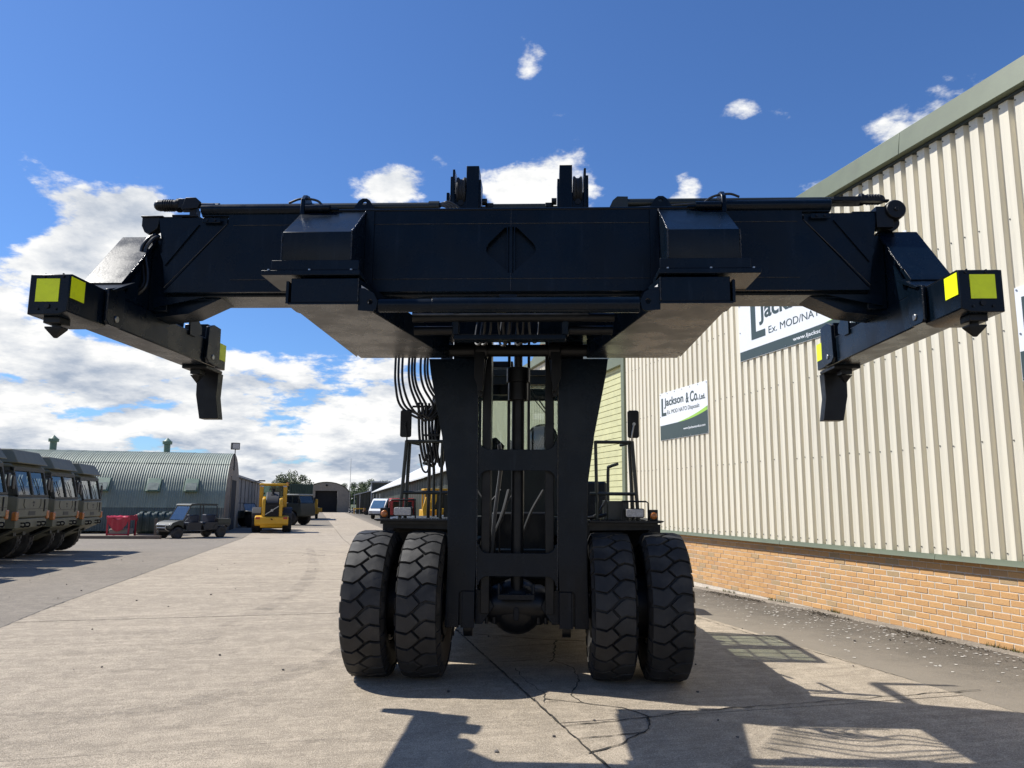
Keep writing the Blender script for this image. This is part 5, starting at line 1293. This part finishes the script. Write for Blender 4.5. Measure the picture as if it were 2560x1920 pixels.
# ------------------------------------------------------------------ yellow wheel loader seen from behind
YEL = mat('loader_yellow', (.62, .335, .012), .42, var=.06, vs=2, dirt=(.35, .22, .06), dirt_amt=.3, ds=3)
DGREY = mat('loader_dark_grey', (.020, .021, .024), .6, var=.12)
ld = empty('wheel_loader', (-16.45, 53.4, -.65), math.atan2(.961, -.276))
tag(ld, 'yellow wheel loader with its back to the camera, mid yard', 'wheel loader')
for x_, y_ in ((0, 1.0), (0, -1.0), (2.9, 1.0), (2.9, -1.0)): add_wheel(ld, (x_, y_, .72), 1.14, wsc=1.25)
for y_ in (-1, 1):
    MB().prism([(-.95, .95), (-.90, 1.30), (-.62, 1.58), (-.2, 1.70), (.5, 1.66), (.5, 1.58), (-.15, 1.60), (-.55, 1.48), (-.80, 1.22), (-.85, .95)], 'y', y_ * .72, y_ * 1.30).build('mudguard', DGREY, ld, .02)
MB().prism([(-1.62, .58), (-1.62, 1.06), (-1.35, 1.12), (-.7, 1.18), (-.7, .55), (-1.4, .48)], 'y', -1.08, 1.08).build('counterweight', YEL, ld, .06)
MB().prism([(-1.45, .35), (-1.55, .60), (-.7, .60), (-.7, .35)], 'y', -.72, .72).build('lower_weight', YEL, ld, .05)
for y_ in (-.88, .88): MB().bx(-1.632, -1.615, y_ - .13, y_ + .13, .92, 1.06).build('tail_lamp', mat('red_lens', (.35, .02, .01), .3), ld)
MB().tube([(-1.62, .02, .95), (-1.72, .02, .93), (-1.72, -.06, .88)], .035, 6).build('tow_pin', PAINT2, ld)
for y_ in (-1, 1):
    MB().prism([(-1.52, 1.04), (-1.55, 1.95), (-1.36, 2.28), (-.2, 2.42), (.2, 2.42), (.2, 1.0)], 'y', y_ * .44, y_ * .66).build('hood_side', YEL, ld, .05)
MB().prism([(-1.50, 1.04), (-1.53, 1.94), (-.2, 1.94), (-.2, 1.04)], 'y', -.435, .435).build('grille', DARKIN, ld)
for i in range(12): MB().bx(-1.537, -1.507, -.43, .43, 1.10 + i * .065, 1.115 + i * .065).build('grille_slat', BUGB, ld)
MB().prism([(-1.50, 1.945), (-1.36, 2.25), (-.6, 2.72), (-.12, 2.74), (-.12, 1.945)], 'y', -.434, .434).build('hood_top', DGREY, ld, .06)
MB().obox((-1.56, .42, 1.22), (-1.56, -.42, 1.78), (.006, 0, 0), (0, .014, .022)).cyl((-1.575, 0, 1.50), (-1.55, 0, 1.50), .085, 16).build('diagonal_emblem', STEEL, ld)
MB().cyl((-.75, 0, 2.4), (-.75, 0, 2.92), .08, 12).bx(-.95, -.6, -.13, .13, 2.35, 2.55).build('exhaust', DARKIN, ld)
cf = MB()
for y_ in (-.78, .78):
    cf.obox((.15, y_, 1.6), (.05, y_, 3.15), (.08, 0, 0), (0, .13, 0)).obox((1.5, y_, 1.6), (1.35, y_, 3.15), (.06, 0, 0), (0, .05, 0))
cf.bx(-.02, .16, -.70, .70, 1.6, 1.95).bx(0, 1.5, -.86, .86, 1.45, 1.6).build('cab_frame', YEL, ld, .02)
MB().bx(-.08, 1.6, -.95, .95, 3.15, 3.32).build('cab_roof', YEL, ld, .07)
MB().quad((.09, -.69, 1.95), (.09, .69, 1.95), (.05, .69, 3.14), (.05, -.69, 3.14)).build('rear_window', LGLASS, ld)
MB().quad((1.42, -.73, 1.7), (1.42, .73, 1.7), (1.36, .73, 3.14), (1.36, -.73, 3.14)).build('windscreen', LGLASS, ld)
for y_ in (-.8, .8): MB().quad((.15, y_, 1.6), (1.48, y_, 1.6), (1.36, y_, 3.14), (.06, y_, 3.14)).build('side_window', LGLASS, ld)
MB().bx(.5, 1.0, -.28, .28, 1.6, 2.0).bx(.42, .56, -.26, .26, 1.95, 2.72).bx(.42, .54, -.15, .15, 2.72, 2.95).build('seat', BUGB, ld, .06)
for y_ in (-.75, .75): MB().bx(-.12, -.05, y_ - .12, y_ + .12, 3.08, 3.16).build('work_lamp', LENS, ld)
MB().tube([(.1, -.95, 3.15), (.1, -1.02, 3.38)], .02, 6).cyl((.1, -.9, 3.3), (.1, -.9, 3.42), .06, 10).build('beacon', AMBER, ld)
MB().bx(.3, 3.6, -.5, .5, .6, 1.4).build('frame', YEL, ld, .05)
MB().prism([(4.0, .1), (5.1, .15), (5.0, 1.0), (4.3, 1.3), (4.0, .8)], 'y', -1.3, 1.3).build('bucket', DGREY, ld, .03)
MB().obox((2.0, -.45, 1.9), (4.2, -.45, .7), (.06, 0, .12), (0, .08, 0)).obox((2.0, .45, 1.9), (4.2, .45, .7), (.06, 0, .12), (0, .08, 0)).build('lift_arm', YEL, ld)

# dark four by four half hidden by the loader
jp = empty('four_by_four', (-21.3, 62.6, -.65), -.55)
tag(jp, 'dark army four by four half hidden between hut end and yellow loader', 'car')
for x_, y_ in ((1.2, .65), (1.2, -.65), (-1.2, .65), (-1.2, -.65)): add_wheel(jp, (x_, y_, .55), .88)
MB().prism([(-2.0, .7), (-2.0, 1.25), (-.5, 1.30), (.5, 1.32), (1.75, 1.18), (1.85, .75), (1.6, .65)], 'y', -.62, .62).build('body', BUGG, jp, .06)
for y_ in (-.72, .72): MB().prism([(.5, .75), (.55, 1.12), (.85, 1.28), (1.5, 1.26), (1.82, 1.08), (1.8, 1.0), (1.5, 1.16), (.9, 1.18), (.66, 1.05), (.6, .75)], 'y', y_ - .18, y_ + .18).build('mudguard', OLIVED, jp, .03)
MB().quad((.42, -.6, 1.32), (.42, .6, 1.32), (.15, .55, 1.85), (.15, -.55, 1.85)).build('windscreen', WSC, jp)
MB().tube([(.42, -.62, 1.32), (.13, -.58, 1.88), (.13, .58, 1.88), (.42, .62, 1.32)], .03, 6).tube([(-.9, -.58, 1.3), (-.9, -.55, 1.9), (-.9, .55, 1.9), (-.9, .58, 1.3)], .03, 6).build('windscreen_frame', BUGB, jp)
for y_ in (-.4, .4): MB().cyl((1.84, y_, 1.0), (1.9, y_, 1.0), .10, 14).build('headlight', LENS, jp)

# ------------------------------------------------------------------ army lorry with green container on the next one
al = empty('army_lorry', (-20.2, 68.6, -.65), -.30)
tag(al, 'dark green army lorry with flat cab just right of the loader', 'truck')
for x_, y_ in ((1.5, 1.0), (1.5, -1.0), (-2.3, 1.0), (-2.3, -1.0)): add_wheel(al, (x_, y_, .60), .98)
MB().bx(-3.6, 2.3, -.45, .45, .7, .95).build('chassis', OLIVED, al)
MB().prism([(.75, .85), (.75, 1.95), (2.45, 1.90), (2.55, 1.3), (2.55, .8), (2.2, .75), (2.1, 1.1), (1.8, 1.3), (1.3, 1.3), (.95, 1.1), (.85, .85)], 'y', -1.15, 1.15).build('cab', BUGG, al, .04)
cf = MB()
for y_ in (-1.08, 1.08):
    for xa, xb in ((.80, .82), (1.62, 1.62), (2.42, 2.20)): cf.obox((xa, y_, 1.9), (xb, y_, 2.55), (.05, 0, 0), (0, .05, 0))
cf.bx(.76, .82, -1.05, 1.05, 1.9, 2.5).build('cab_posts', BUGG, al)
MB().bx(.70, 2.28, -1.18, 1.18, 2.53, 2.68).build('cab_roof', mat('pale_roof', (.25, .25, .22), .6), al, .06)
for y_ in (-1.07, 1.07):
    MB().quad((.86, y_, 1.95), (1.58, y_, 1.93), (1.58, y_, 2.5), (.86, y_, 2.5)).build('side_window', DGLASS, al); MB().quad((1.67, y_, 1.95), (2.38, y_, 1.93), (2.2, y_, 2.5), (1.67, y_, 2.5)).build('side_window', DGLASS, al)
MB().quad((2.43, -1.02, 1.93), (2.43, 1.02, 1.93), (2.21, 1.02, 2.52), (2.21, -1.02, 2.52)).build('windscreen', DGLASS, al)
MB().bx(-3.6, .4, -1.2, 1.2, 1.0, 1.15).bx(.2, .5, -1.0, 1.0, 1.15, 1.9).build('load_bed', OLIVED, al)
MB().prism([(.55, .6), (.55, 1.5), (.05, 1.4), (.05, .7)], 'y', -1.1, -.5).build('side_locker', OLIVED, al)
for y_ in (-1.3, 1.3): MB().bx(2.3, 2.36, y_ - .1, y_ + .1, 1.9, 2.4).build('mirror', PAINT2, al)
CONTG = mat('container_green', (.035, .062, .040), .5, var=.12, vs=1)
fb_ = empty('flatbed_trailer', (-22.85, 84.0, -.65), AZ); tag(fb_, 'flatbed trailer carrying the green container behind the lorry', 'trailer')
MB().bx(-1.2, 1.2, 0, 7, 1.05, 1.25).build('bed', OLIVED, fb_)
for x_, y_ in ((-.95, 1.2), (.95, 1.2), (-.95, 5.6), (.95, 5.6)):
    w_ = add_wheel(fb_, (x_, y_, .55), .88); w_.rotation_euler = (0, 0, R(90))
cn_ = empty('shipping_container', (-22.85, 84.0, .602), AZ); tag(cn_, 'dark green corrugated shipping container standing high behind the lorry', 'container')
o = MB()
def corr_wall(o, x0, x1, f, amp=.035, n=14):
    pts = []
    for i in range(n):
        a = x0 + (x1 - x0) * i / n; d = (x1 - x0) / n
        pts += [(a, 0), (a + d * .3, 0), (a + d * .5, amp), (a + d * .8, amp)]
    pts.append((x1, 0)); b = len(o.v)
    for z in (.15, 2.45):
        for (a, e) in pts: o.v.append(Vector(f(a, e, z)))
    m_ = len(pts)
    o.f += [(b + i, b + i + 1, b + m_ + i + 1, b + m_ + i) for i in range(m_ - 1)]
corr_wall(o, -1.18, 1.18, lambda a, e, z: (a, .04 + e, z)); corr_wall(o, .05, 6.0, lambda a, e, z: (1.20 - e, a, z), n=34); corr_wall(o, .05, 6.0, lambda a, e, z: (-1.20 + e, a, z), n=34)
o.build('corrugated_side', CONTG, cn_)
MB().bx(-1.22, 1.22, 0, 6.06, 0, .15).bx(-1.22, 1.22, 0, 6.06, 2.45, 2.6).bx(-1.22, -1.1, 0, .12, .15, 2.45).bx(1.1, 1.22, 0, .12, .15, 2.45).bx(1.1, 1.22, 5.94, 6.06, .15, 2.45).bx(-1.22, -1.1, 5.94, 6.06, .15, 2.45).build('frame', CONTG, cn_)
dm = empty('yellow_dumper', (-23.4, 89.5, -.65), AZ); tag(dm, 'small yellow dumper end showing past the army lorry', 'dumper')
for x_ in (-.9, .9):
    w_ = add_wheel(dm, (x_, .6, .5), .8); w_.rotation_euler = (0, 0, R(90))
MB().prism([(-1.15, .55), (1.15, .55), (1.25, 1.25), (1.0, 1.25), (1.0, 2.25), (-1.0, 2.25), (-1.0, 1.25), (-1.25, 1.25)], 'y', 0, 3).build('body', YEL, dm, .06)
MB().bx(-.6, .6, -.02, -.005, 1.4, 2.0).build('grille', DARKIN, dm)
MB().bx(.9, 1.5, -.2, .1, .8, 1.25).build('step', YEL, dm, .03)

# ------------------------------------------------------------------ far hut, sheds and things by them
fh = empty('far_hut', (-31.9, 133.5, -.65), AZ)
fh.scale = (1.1, 1.0, 1.03); tag(fh, 'distant round topped blockwork hut with dark open doorway', 'building')
arcp = [(3.6 * math.cos(R(a)), 2.55 + 2.35 * math.sin(R(a))) for a in range(0, 181, 10)]
MB().holed([(3.6, 0)] + arcp + [(-3.6, 0), (-1.75, 0), (-1.75, 3.55), (1.65, 3.55), (1.65, 0)], [], 'y', 0, .3).build('end_wall', BLOCK, fh)
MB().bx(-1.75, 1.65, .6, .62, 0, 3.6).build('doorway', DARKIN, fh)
o = MB(); arco = [(3.75 * math.cos(R(a)), 2.55 + 2.5 * math.sin(R(a))) for a in range(0, 181, 10)]
for (x, z) in [(3.75, 0)] + arco + [(-3.75, 0)]: o.v += [Vector((x, -.15, z)), Vector((x, 22, z))]
o.f = [(2 * i, 2 * i + 2, 2 * i + 3, 2 * i + 1) for i in range(len(arco) + 1)]
o.build('roof_shell', CORR, fh, ang=60)
MB().bx(-1.95, 1.85, -.04, .0, 3.55, 3.8).build('lintel', BLOCK, fh)
MB().sph((-.05, -.15, 4.45), .18, 6).build('gable_lamp', PAINT2, fh)
am = tag(MB().cyl((0, 0, 0), (0, 0, 9.2), .055, 8, .03).cyl((0, 0, 0), (0, 0, .3), .15, 8).build('antenna_mast', STEEL), 'thin tall antenna mast rising beside the distant round hut', 'mast'); am.location = (-27.6, 132.0, -.65)
DKGS = mat('dark_green_cladding', (.045, .052, .038), .55, var=.12, vs=1, dirt=(.03, .034, .026), dirt_amt=.5, ds=1, stretch=(5, 5, .4))
PALEM = mat('galvanised_trim', (.42, .43, .42), .5, var=.1)
WROOF = mat('pale_sheet_roof', (.66, .66, .64), .45, var=.05)
def ribbed_box(parent, x0, x1, z0a, z0b, y=0.0, n=16, name='cladding_sheet'):
    for i in range(n):
        a = x0 + (x1 - x0) * i / n; b = x0 + (x1 - x0) * (i + 1) / n; za = z0a + (z0b - z0a) * i / n; zb2 = z0a + (z0b - z0a) * (i + 1) / n; d = b - a
        q = [(a, 0), (a + d * .62, 0), (a + d * .68, .05), (a + d * .94, .05), (b, 0)]
        o = MB()
        for (x, e) in q: o.v += [Vector((x, y + e, 0)), Vector((x, y + e, za + (zb2 - za) * (x - a) / d))]
        o.f = [(2 * k_, 2 * k_ + 2, 2 * k_ + 3, 2 * k_ + 1) for k_ in range(4)]
        o.build(name, DKGS, parent)
sa = empty('lean_to_shed', (-24.6, 121.0, -.65), AZ * .6); tag(sa, 'low dark green lean-to shed beside the distant round hut', 'building')
ribbed_box(sa, 0.35, 2.6, 2.95, 3.5, 0, 4)
MB().add([(-.1, -.4, 2.95), (2.7, -.4, 3.68), (2.7, 9, 3.68), (-.1, 9, 2.95), (-.1, -.4, 2.80), (2.7, -.4, 3.54)], [(0, 1, 2, 3), (4, 5, 1, 0)]).build('roof', PALEM, sa)
MB().bx(.0, .10, -.3, -.2, 0, 2.9).bx(.85, .95, -.3, -.2, 0, 3.1).build('post', PALEM, sa)
sb = empty('tall_dark_shed', (-21.9, 121.0, -.65), AZ * .6); tag(sb, 'tall dark green ribbed shed in the distance behind the white roof', 'building')
ribbed_box(sb, 0, 12, 4.75, 4.85, 0, 16)
MB().bx(-.25, 12.2, -.2, 8, 4.86, 5.06).build('roof', PALEM, sb); MB().bx(-.1, .05, -.12, .0, 0, 4.86).build('corner_post', PALEM, sb); MB().bx(-.05, 0, 0, 8, 0, 4.86).build('side_wall', DKGS, sb)
# long shed along the right of the yard with the pale roof
A0, B0 = Vector((-19.6, 112, -.65)), Vector((-1.6, 51, -.65))
dv = (B0 - A0); L_ = dv.length; rz_ = math.atan2(dv.y, dv.x)
sc_ = empty('long_shed', A0, rz_); tag(sc_, 'long dark green shed with sloping white roof running behind the handler', 'building')
ribbed_box(sc_, 0.2, L_, 3.35, 5.0, .02, 44)
MB().add([(-.5, -.6, 3.30), (L_, -.6, 4.95), (L_, 7, 9.2), (-.5, 7, 7.2), (-.5, -.6, 3.18), (L_, -.6, 4.83)], [(0, 1, 2, 3), (4, 5, 1, 0)]).build('roof', WROOF, sc_)
MB().bx(0, L_, 7, 7.2, 0, 7).bx(.2, .25, .02, 7, 0, 3.0).build('back_wall', DKGS, sc_)
for x_ in (0, 4, 8): MB().bx(x_, x_ + .14, -.45, -.31, 0, 3.0).build('post', PALEM, sc_)
# van
VANW = mat('van_white', (.62, .64, .66), .35, var=.05)
vn = empty('white_van', (-14.75, 91.5, -.65), math.atan2(-.94, -.34)); tag(vn, 'white van with wide blue windscreen parked by the dark sheds', 'van')
MB().prism([(2.4, .45), (2.45, .95), (2.25, 1.25), (1.55, 2.22), (1.3, 2.35), (-2.4, 2.35), (-2.45, .45)], 'y', -.98, .98).build('body', VANW, vn, .06)
MB().quad((2.29, -.85, 1.27), (2.29, .85, 1.27), (1.64, .80, 2.14), (1.64, -.80, 2.14)).build('windscreen', mat('blue_glass', (.05, .12, .22), .1, coat=.5), vn)
MB().bx(2.40, 2.475, -.92, .92, .45, .66).build('bumper', BUGB, vn, .03)
for y_ in (-.7, .7): MB().bx(2.40, 2.47, y_ - .17, y_ + .17, .78, .94).build('headlight', LENS, vn)
for y_ in (-1, 1): MB().quad((1.9, y_ * .985, 1.3), (.9, y_ * .985, 1.3), (.9, y_ * .985, 2.05), (1.45, y_ * .985, 2.05)).build('side_window', DGLASS, vn)
for x_, y_ in ((1.6, .85), (1.6, -.85), (-1.5, .85), (-1.5, -.85)): add_wheel(vn, (x_, y_, .33), .54)
# red lorry
REDV = mat('red_vehicle_paint', (.42, .035, .03), .4, var=.08)
rv_ = empty('red_lorry', (-11.1, 79.0, -.65), AZ); tag(rv_, 'boxy red lorry parked just right of the white van', 'truck')
MB().prism([(-1.2, .7), (1.2, .7), (1.2, 2.4), (-1.2, 2.4)], 'y', 0, 2.0).build('cab', REDV, rv_, .08)
for x0, x1 in ((-.95, -.1), (.25, .95)): MB().bx(x0, x1, -.012, -.002, 1.35, 2.05).build('window', DGLASS, rv_)
MB().bx(1.2, 3.4, .4, 4, .7, 1.3).build('load_bed', REDV, rv_, .04)
MB().bx(-1.3, 3.4, .1, .5, .35, .7).build('chassis', BUGB, rv_)
for x_ in (-.8, .8, 2.6): w_ = add_wheel(rv_, (x_, .5, .45), .72)
# yellow digger
dg = empty('yellow_digger', (-5.85, 61.0, -.65), AZ); tag(dg, 'yellow digger with raised arms showing beside the mast, behind the left rail', 'digger')
for x_ in (-.75, .75): w_ = add_wheel(dg, (x_, 1.8, .6), .95); w_.rotation_euler = (0, 0, R(90))
MB().bx(-1.0, 1.2, .3, 3, .7, 1.5).build('chassis', YEL, dg, .08)
MB().prism([(-1.0, .0), (-.7, .0), (-.55, 1.5), (-.2, 1.55), (-.2, 1.9), (-.9, 2.5), (-1.15, 1.6)], 'y', -.15, .1).build('stabiliser', YEL, dg, .04); MB().prism([(.1, .0), (.5, .0), (.45, 1.3), (1.0, 1.3), (1.0, 1.6), (.1, 1.6)], 'y', -.15, .1).build('stabiliser', YEL, dg, .04)
MB().prism([(-.55, 1.6), (-.3, 1.6), (.1, 2.6), (-.25, 3.0), (-.5, 2.9)], 'y', -.3, -.1).build('boom', YEL, dg, .04)
cf = MB()
for x_ in (-.85, .85):
    for y_ in (.8, 2.2): cf.bx(x_ - .05, x_ + .05, y_ - .05, y_ + .05, 1.5, 3.0)
cf.build('cab_posts', YEL, dg); MB().bx(-.95, .95, .7, 2.3, 3.0, 3.15).build('cab_roof', YEL, dg, .04); MB().bx(-.8, .8, 1.0, 1.02, 1.5, 3.0).build('window', DGLASS, dg)
# yellow stillage, small trailer, bollards
yb = empty('yellow_stillage', (-23.2, 118.6, -.65), AZ); tag(yb, 'low yellow steel stillage standing before the lean-to shed', 'stillage')
for x_ in (-.8, .8):
    for y_ in (0, .8): MB().bx(x_ - .05, x_ + .05, y_ - .05, y_ + .05, 0, .85).build('leg', YEL, yb)
MB().bx(-.9, .9, -.1, .9, .72, .88).build('top', YEL, yb)
ht = empty('hand_trailer', (-20.9, 113.0, -.65), .4); tag(ht, 'rusty hand trailer between yellow stillage and white van', 'trailer')
MB().bx(-.7, .7, -.4, .4, .45, .6).tube([(.7, 0, .5), (1.3, 0, .45)], .05, 6).bx(-.6, -.5, -.3, .3, .6, 1.0).build('frame', mat('rust', (.10, .05, .03), .9, var=.3), ht)
for y_ in (-.45, .45): add_wheel(ht, (-.2, y_, .28), .45)
for i, (x_, y_) in enumerate(((-26.4, 126.5), (-25.6, 125.0))):
    b = empty('bollard', (x_, y_, -.65)); tag(b, ['black and white bollard nearest the round hut doorway', 'black and white bollard nearest the lean-to shed'][i], 'bollard', 'bollards by the far hut')
    MB().cyl((0, 0, 0), (0, 0, .95), .11, 10).build('post', BUGB, b)
    for z_ in (.2, .55): MB().cyl((0, 0, z_), (0, 0, z_ + .16), .113, 10).build('band', VANW, b)

# ------------------------------------------------------------------ trees
BARK = mat('bark', (.06, .045, .032), .9, var=.3, vs=6)
LEAFS = [mat('leaf_%d' % i, c, .75, var=.35, vs=.7, island=.35) for i, c in enumerate(((.085, .115, .04), (.06, .09, .032), (.105, .125, .05)))]
def tree(loc, hgt, wid, seed, kind, label):
    rr = random.Random(seed); t = empty('broadleaf_tree', loc); tag(t, label, 'tree', 'trees beyond the far buildings')
    tk = MB().tube([(0, 0, 0), (rr.uniform(-.1, .1), 0, hgt * .25), (rr.uniform(-.2, .2), rr.uniform(-.2, .2), hgt * .55), (0, 0, hgt * .8)], lambda q: hgt * .03 * (1 - .8 * q), 8, 4)
    lobes = []
    for i in range(16):
        a = rr.uniform(0, 6.28); f = rr.random() ** .6; z = hgt * rr.uniform(.34, .86); sp = wid * .5 * math.sin(math.pi * min(1, max(.0, (z / hgt - .12) / .95))) ** .7
        c = Vector((math.cos(a) * sp * f, math.sin(a) * sp * f, z)); lobes.append((c, wid * rr.uniform(.12, .22)))
        tk.tube([(0, 0, hgt * .35), tuple(c * .5 + Vector((0, 0, hgt * .22))), tuple(c)], lambda q: hgt * .010 * (1 - .7 * q), 5)
    tk.build('trunk', BARK, t)
    cr = MB()
    for (c, r_) in lobes:
        for k_ in range(230):
            d = Vector((rr.gauss(0, 1), rr.gauss(0, 1), rr.gauss(0, 1))).normalized() * r_ * (rr.random() ** .33) * rr.uniform(.8, 1.25)
            p = c + Vector((d.x, d.y, d.z * .85)); s_ = rr.uniform(.10, .20) * (wid / 6)
            e1 = Vector((rr.gauss(0, 1), rr.gauss(0, 1), rr.gauss(0, 1))).normalized(); e2 = e1.orthogonal().normalized()
            cr.add([p - e1 * s_, p + e2 * s_ * .6, p + e1 * s_, p - e2 * s_ * .6], [(0, 1, 2, 3)])
    cr.build('crown', LEAFS[kind], t)
for i, a in enumerate((((-56.5, 200, -.65), 9.6, 8.2, 1, 2, 'large pale willow like tree rising behind the green container'), ((-61.5, 201, -.65), 7.9, 5.0, 2, 2, 'small tree left of the large one behind the loader'),
        ((-42.0, 200, -.65), 6.9, 4.4, 3, 1, 'dark round tree just right of the distant hut roof'), ((-38.0, 196, -.65), 8.1, 6.2, 4, 0, 'tall tree between dark round tree and the tall dark shed'),
        ((-33.5, 204, -.65), 7.6, 5.5, 5, 2, 'lighter tree top showing over the tall dark shed'), ((-29.5, 206, -.65), 7.3, 3.0, 6, 0, 'tiny tree top peeping over the shed near the mast'),
        ((-52.0, 203, -.65), 6.2, 4.5, 7, 1, 'low dark tree left of the distant hut roof'), ((-66.0, 150, -.65), 7.6, 6.0, 8, 0, 'tree top just showing behind the corrugated hut by its right vent'))):
    tree(*a)
hg = MB(); rr = random.Random(77)
for i in range(9000):
    x = rr.uniform(-260, 160); z = abs(rr.gauss(0, 1.6)) * (1 + noise.noise(Vector((x * .06, 0, 0)))); p = Vector((x, 330 + rr.uniform(-4, 4), -.7 + min(z, 6.5))); s_ = rr.uniform(.5, 1.1)
    e1 = Vector((rr.gauss(0, 1), rr.gauss(0, 1), rr.gauss(0, 1))).normalized(); e2 = e1.orthogonal().normalized()
    hg.add([p - e1 * s_, p + e2 * s_ * .6, p + e1 * s_, p - e2 * s_ * .6], [(0, 1, 2, 3)])
tag(stuff(hg.build('far_hedge', LEAFS[1])), 'low dark line of hedge along the horizon', 'hedge')
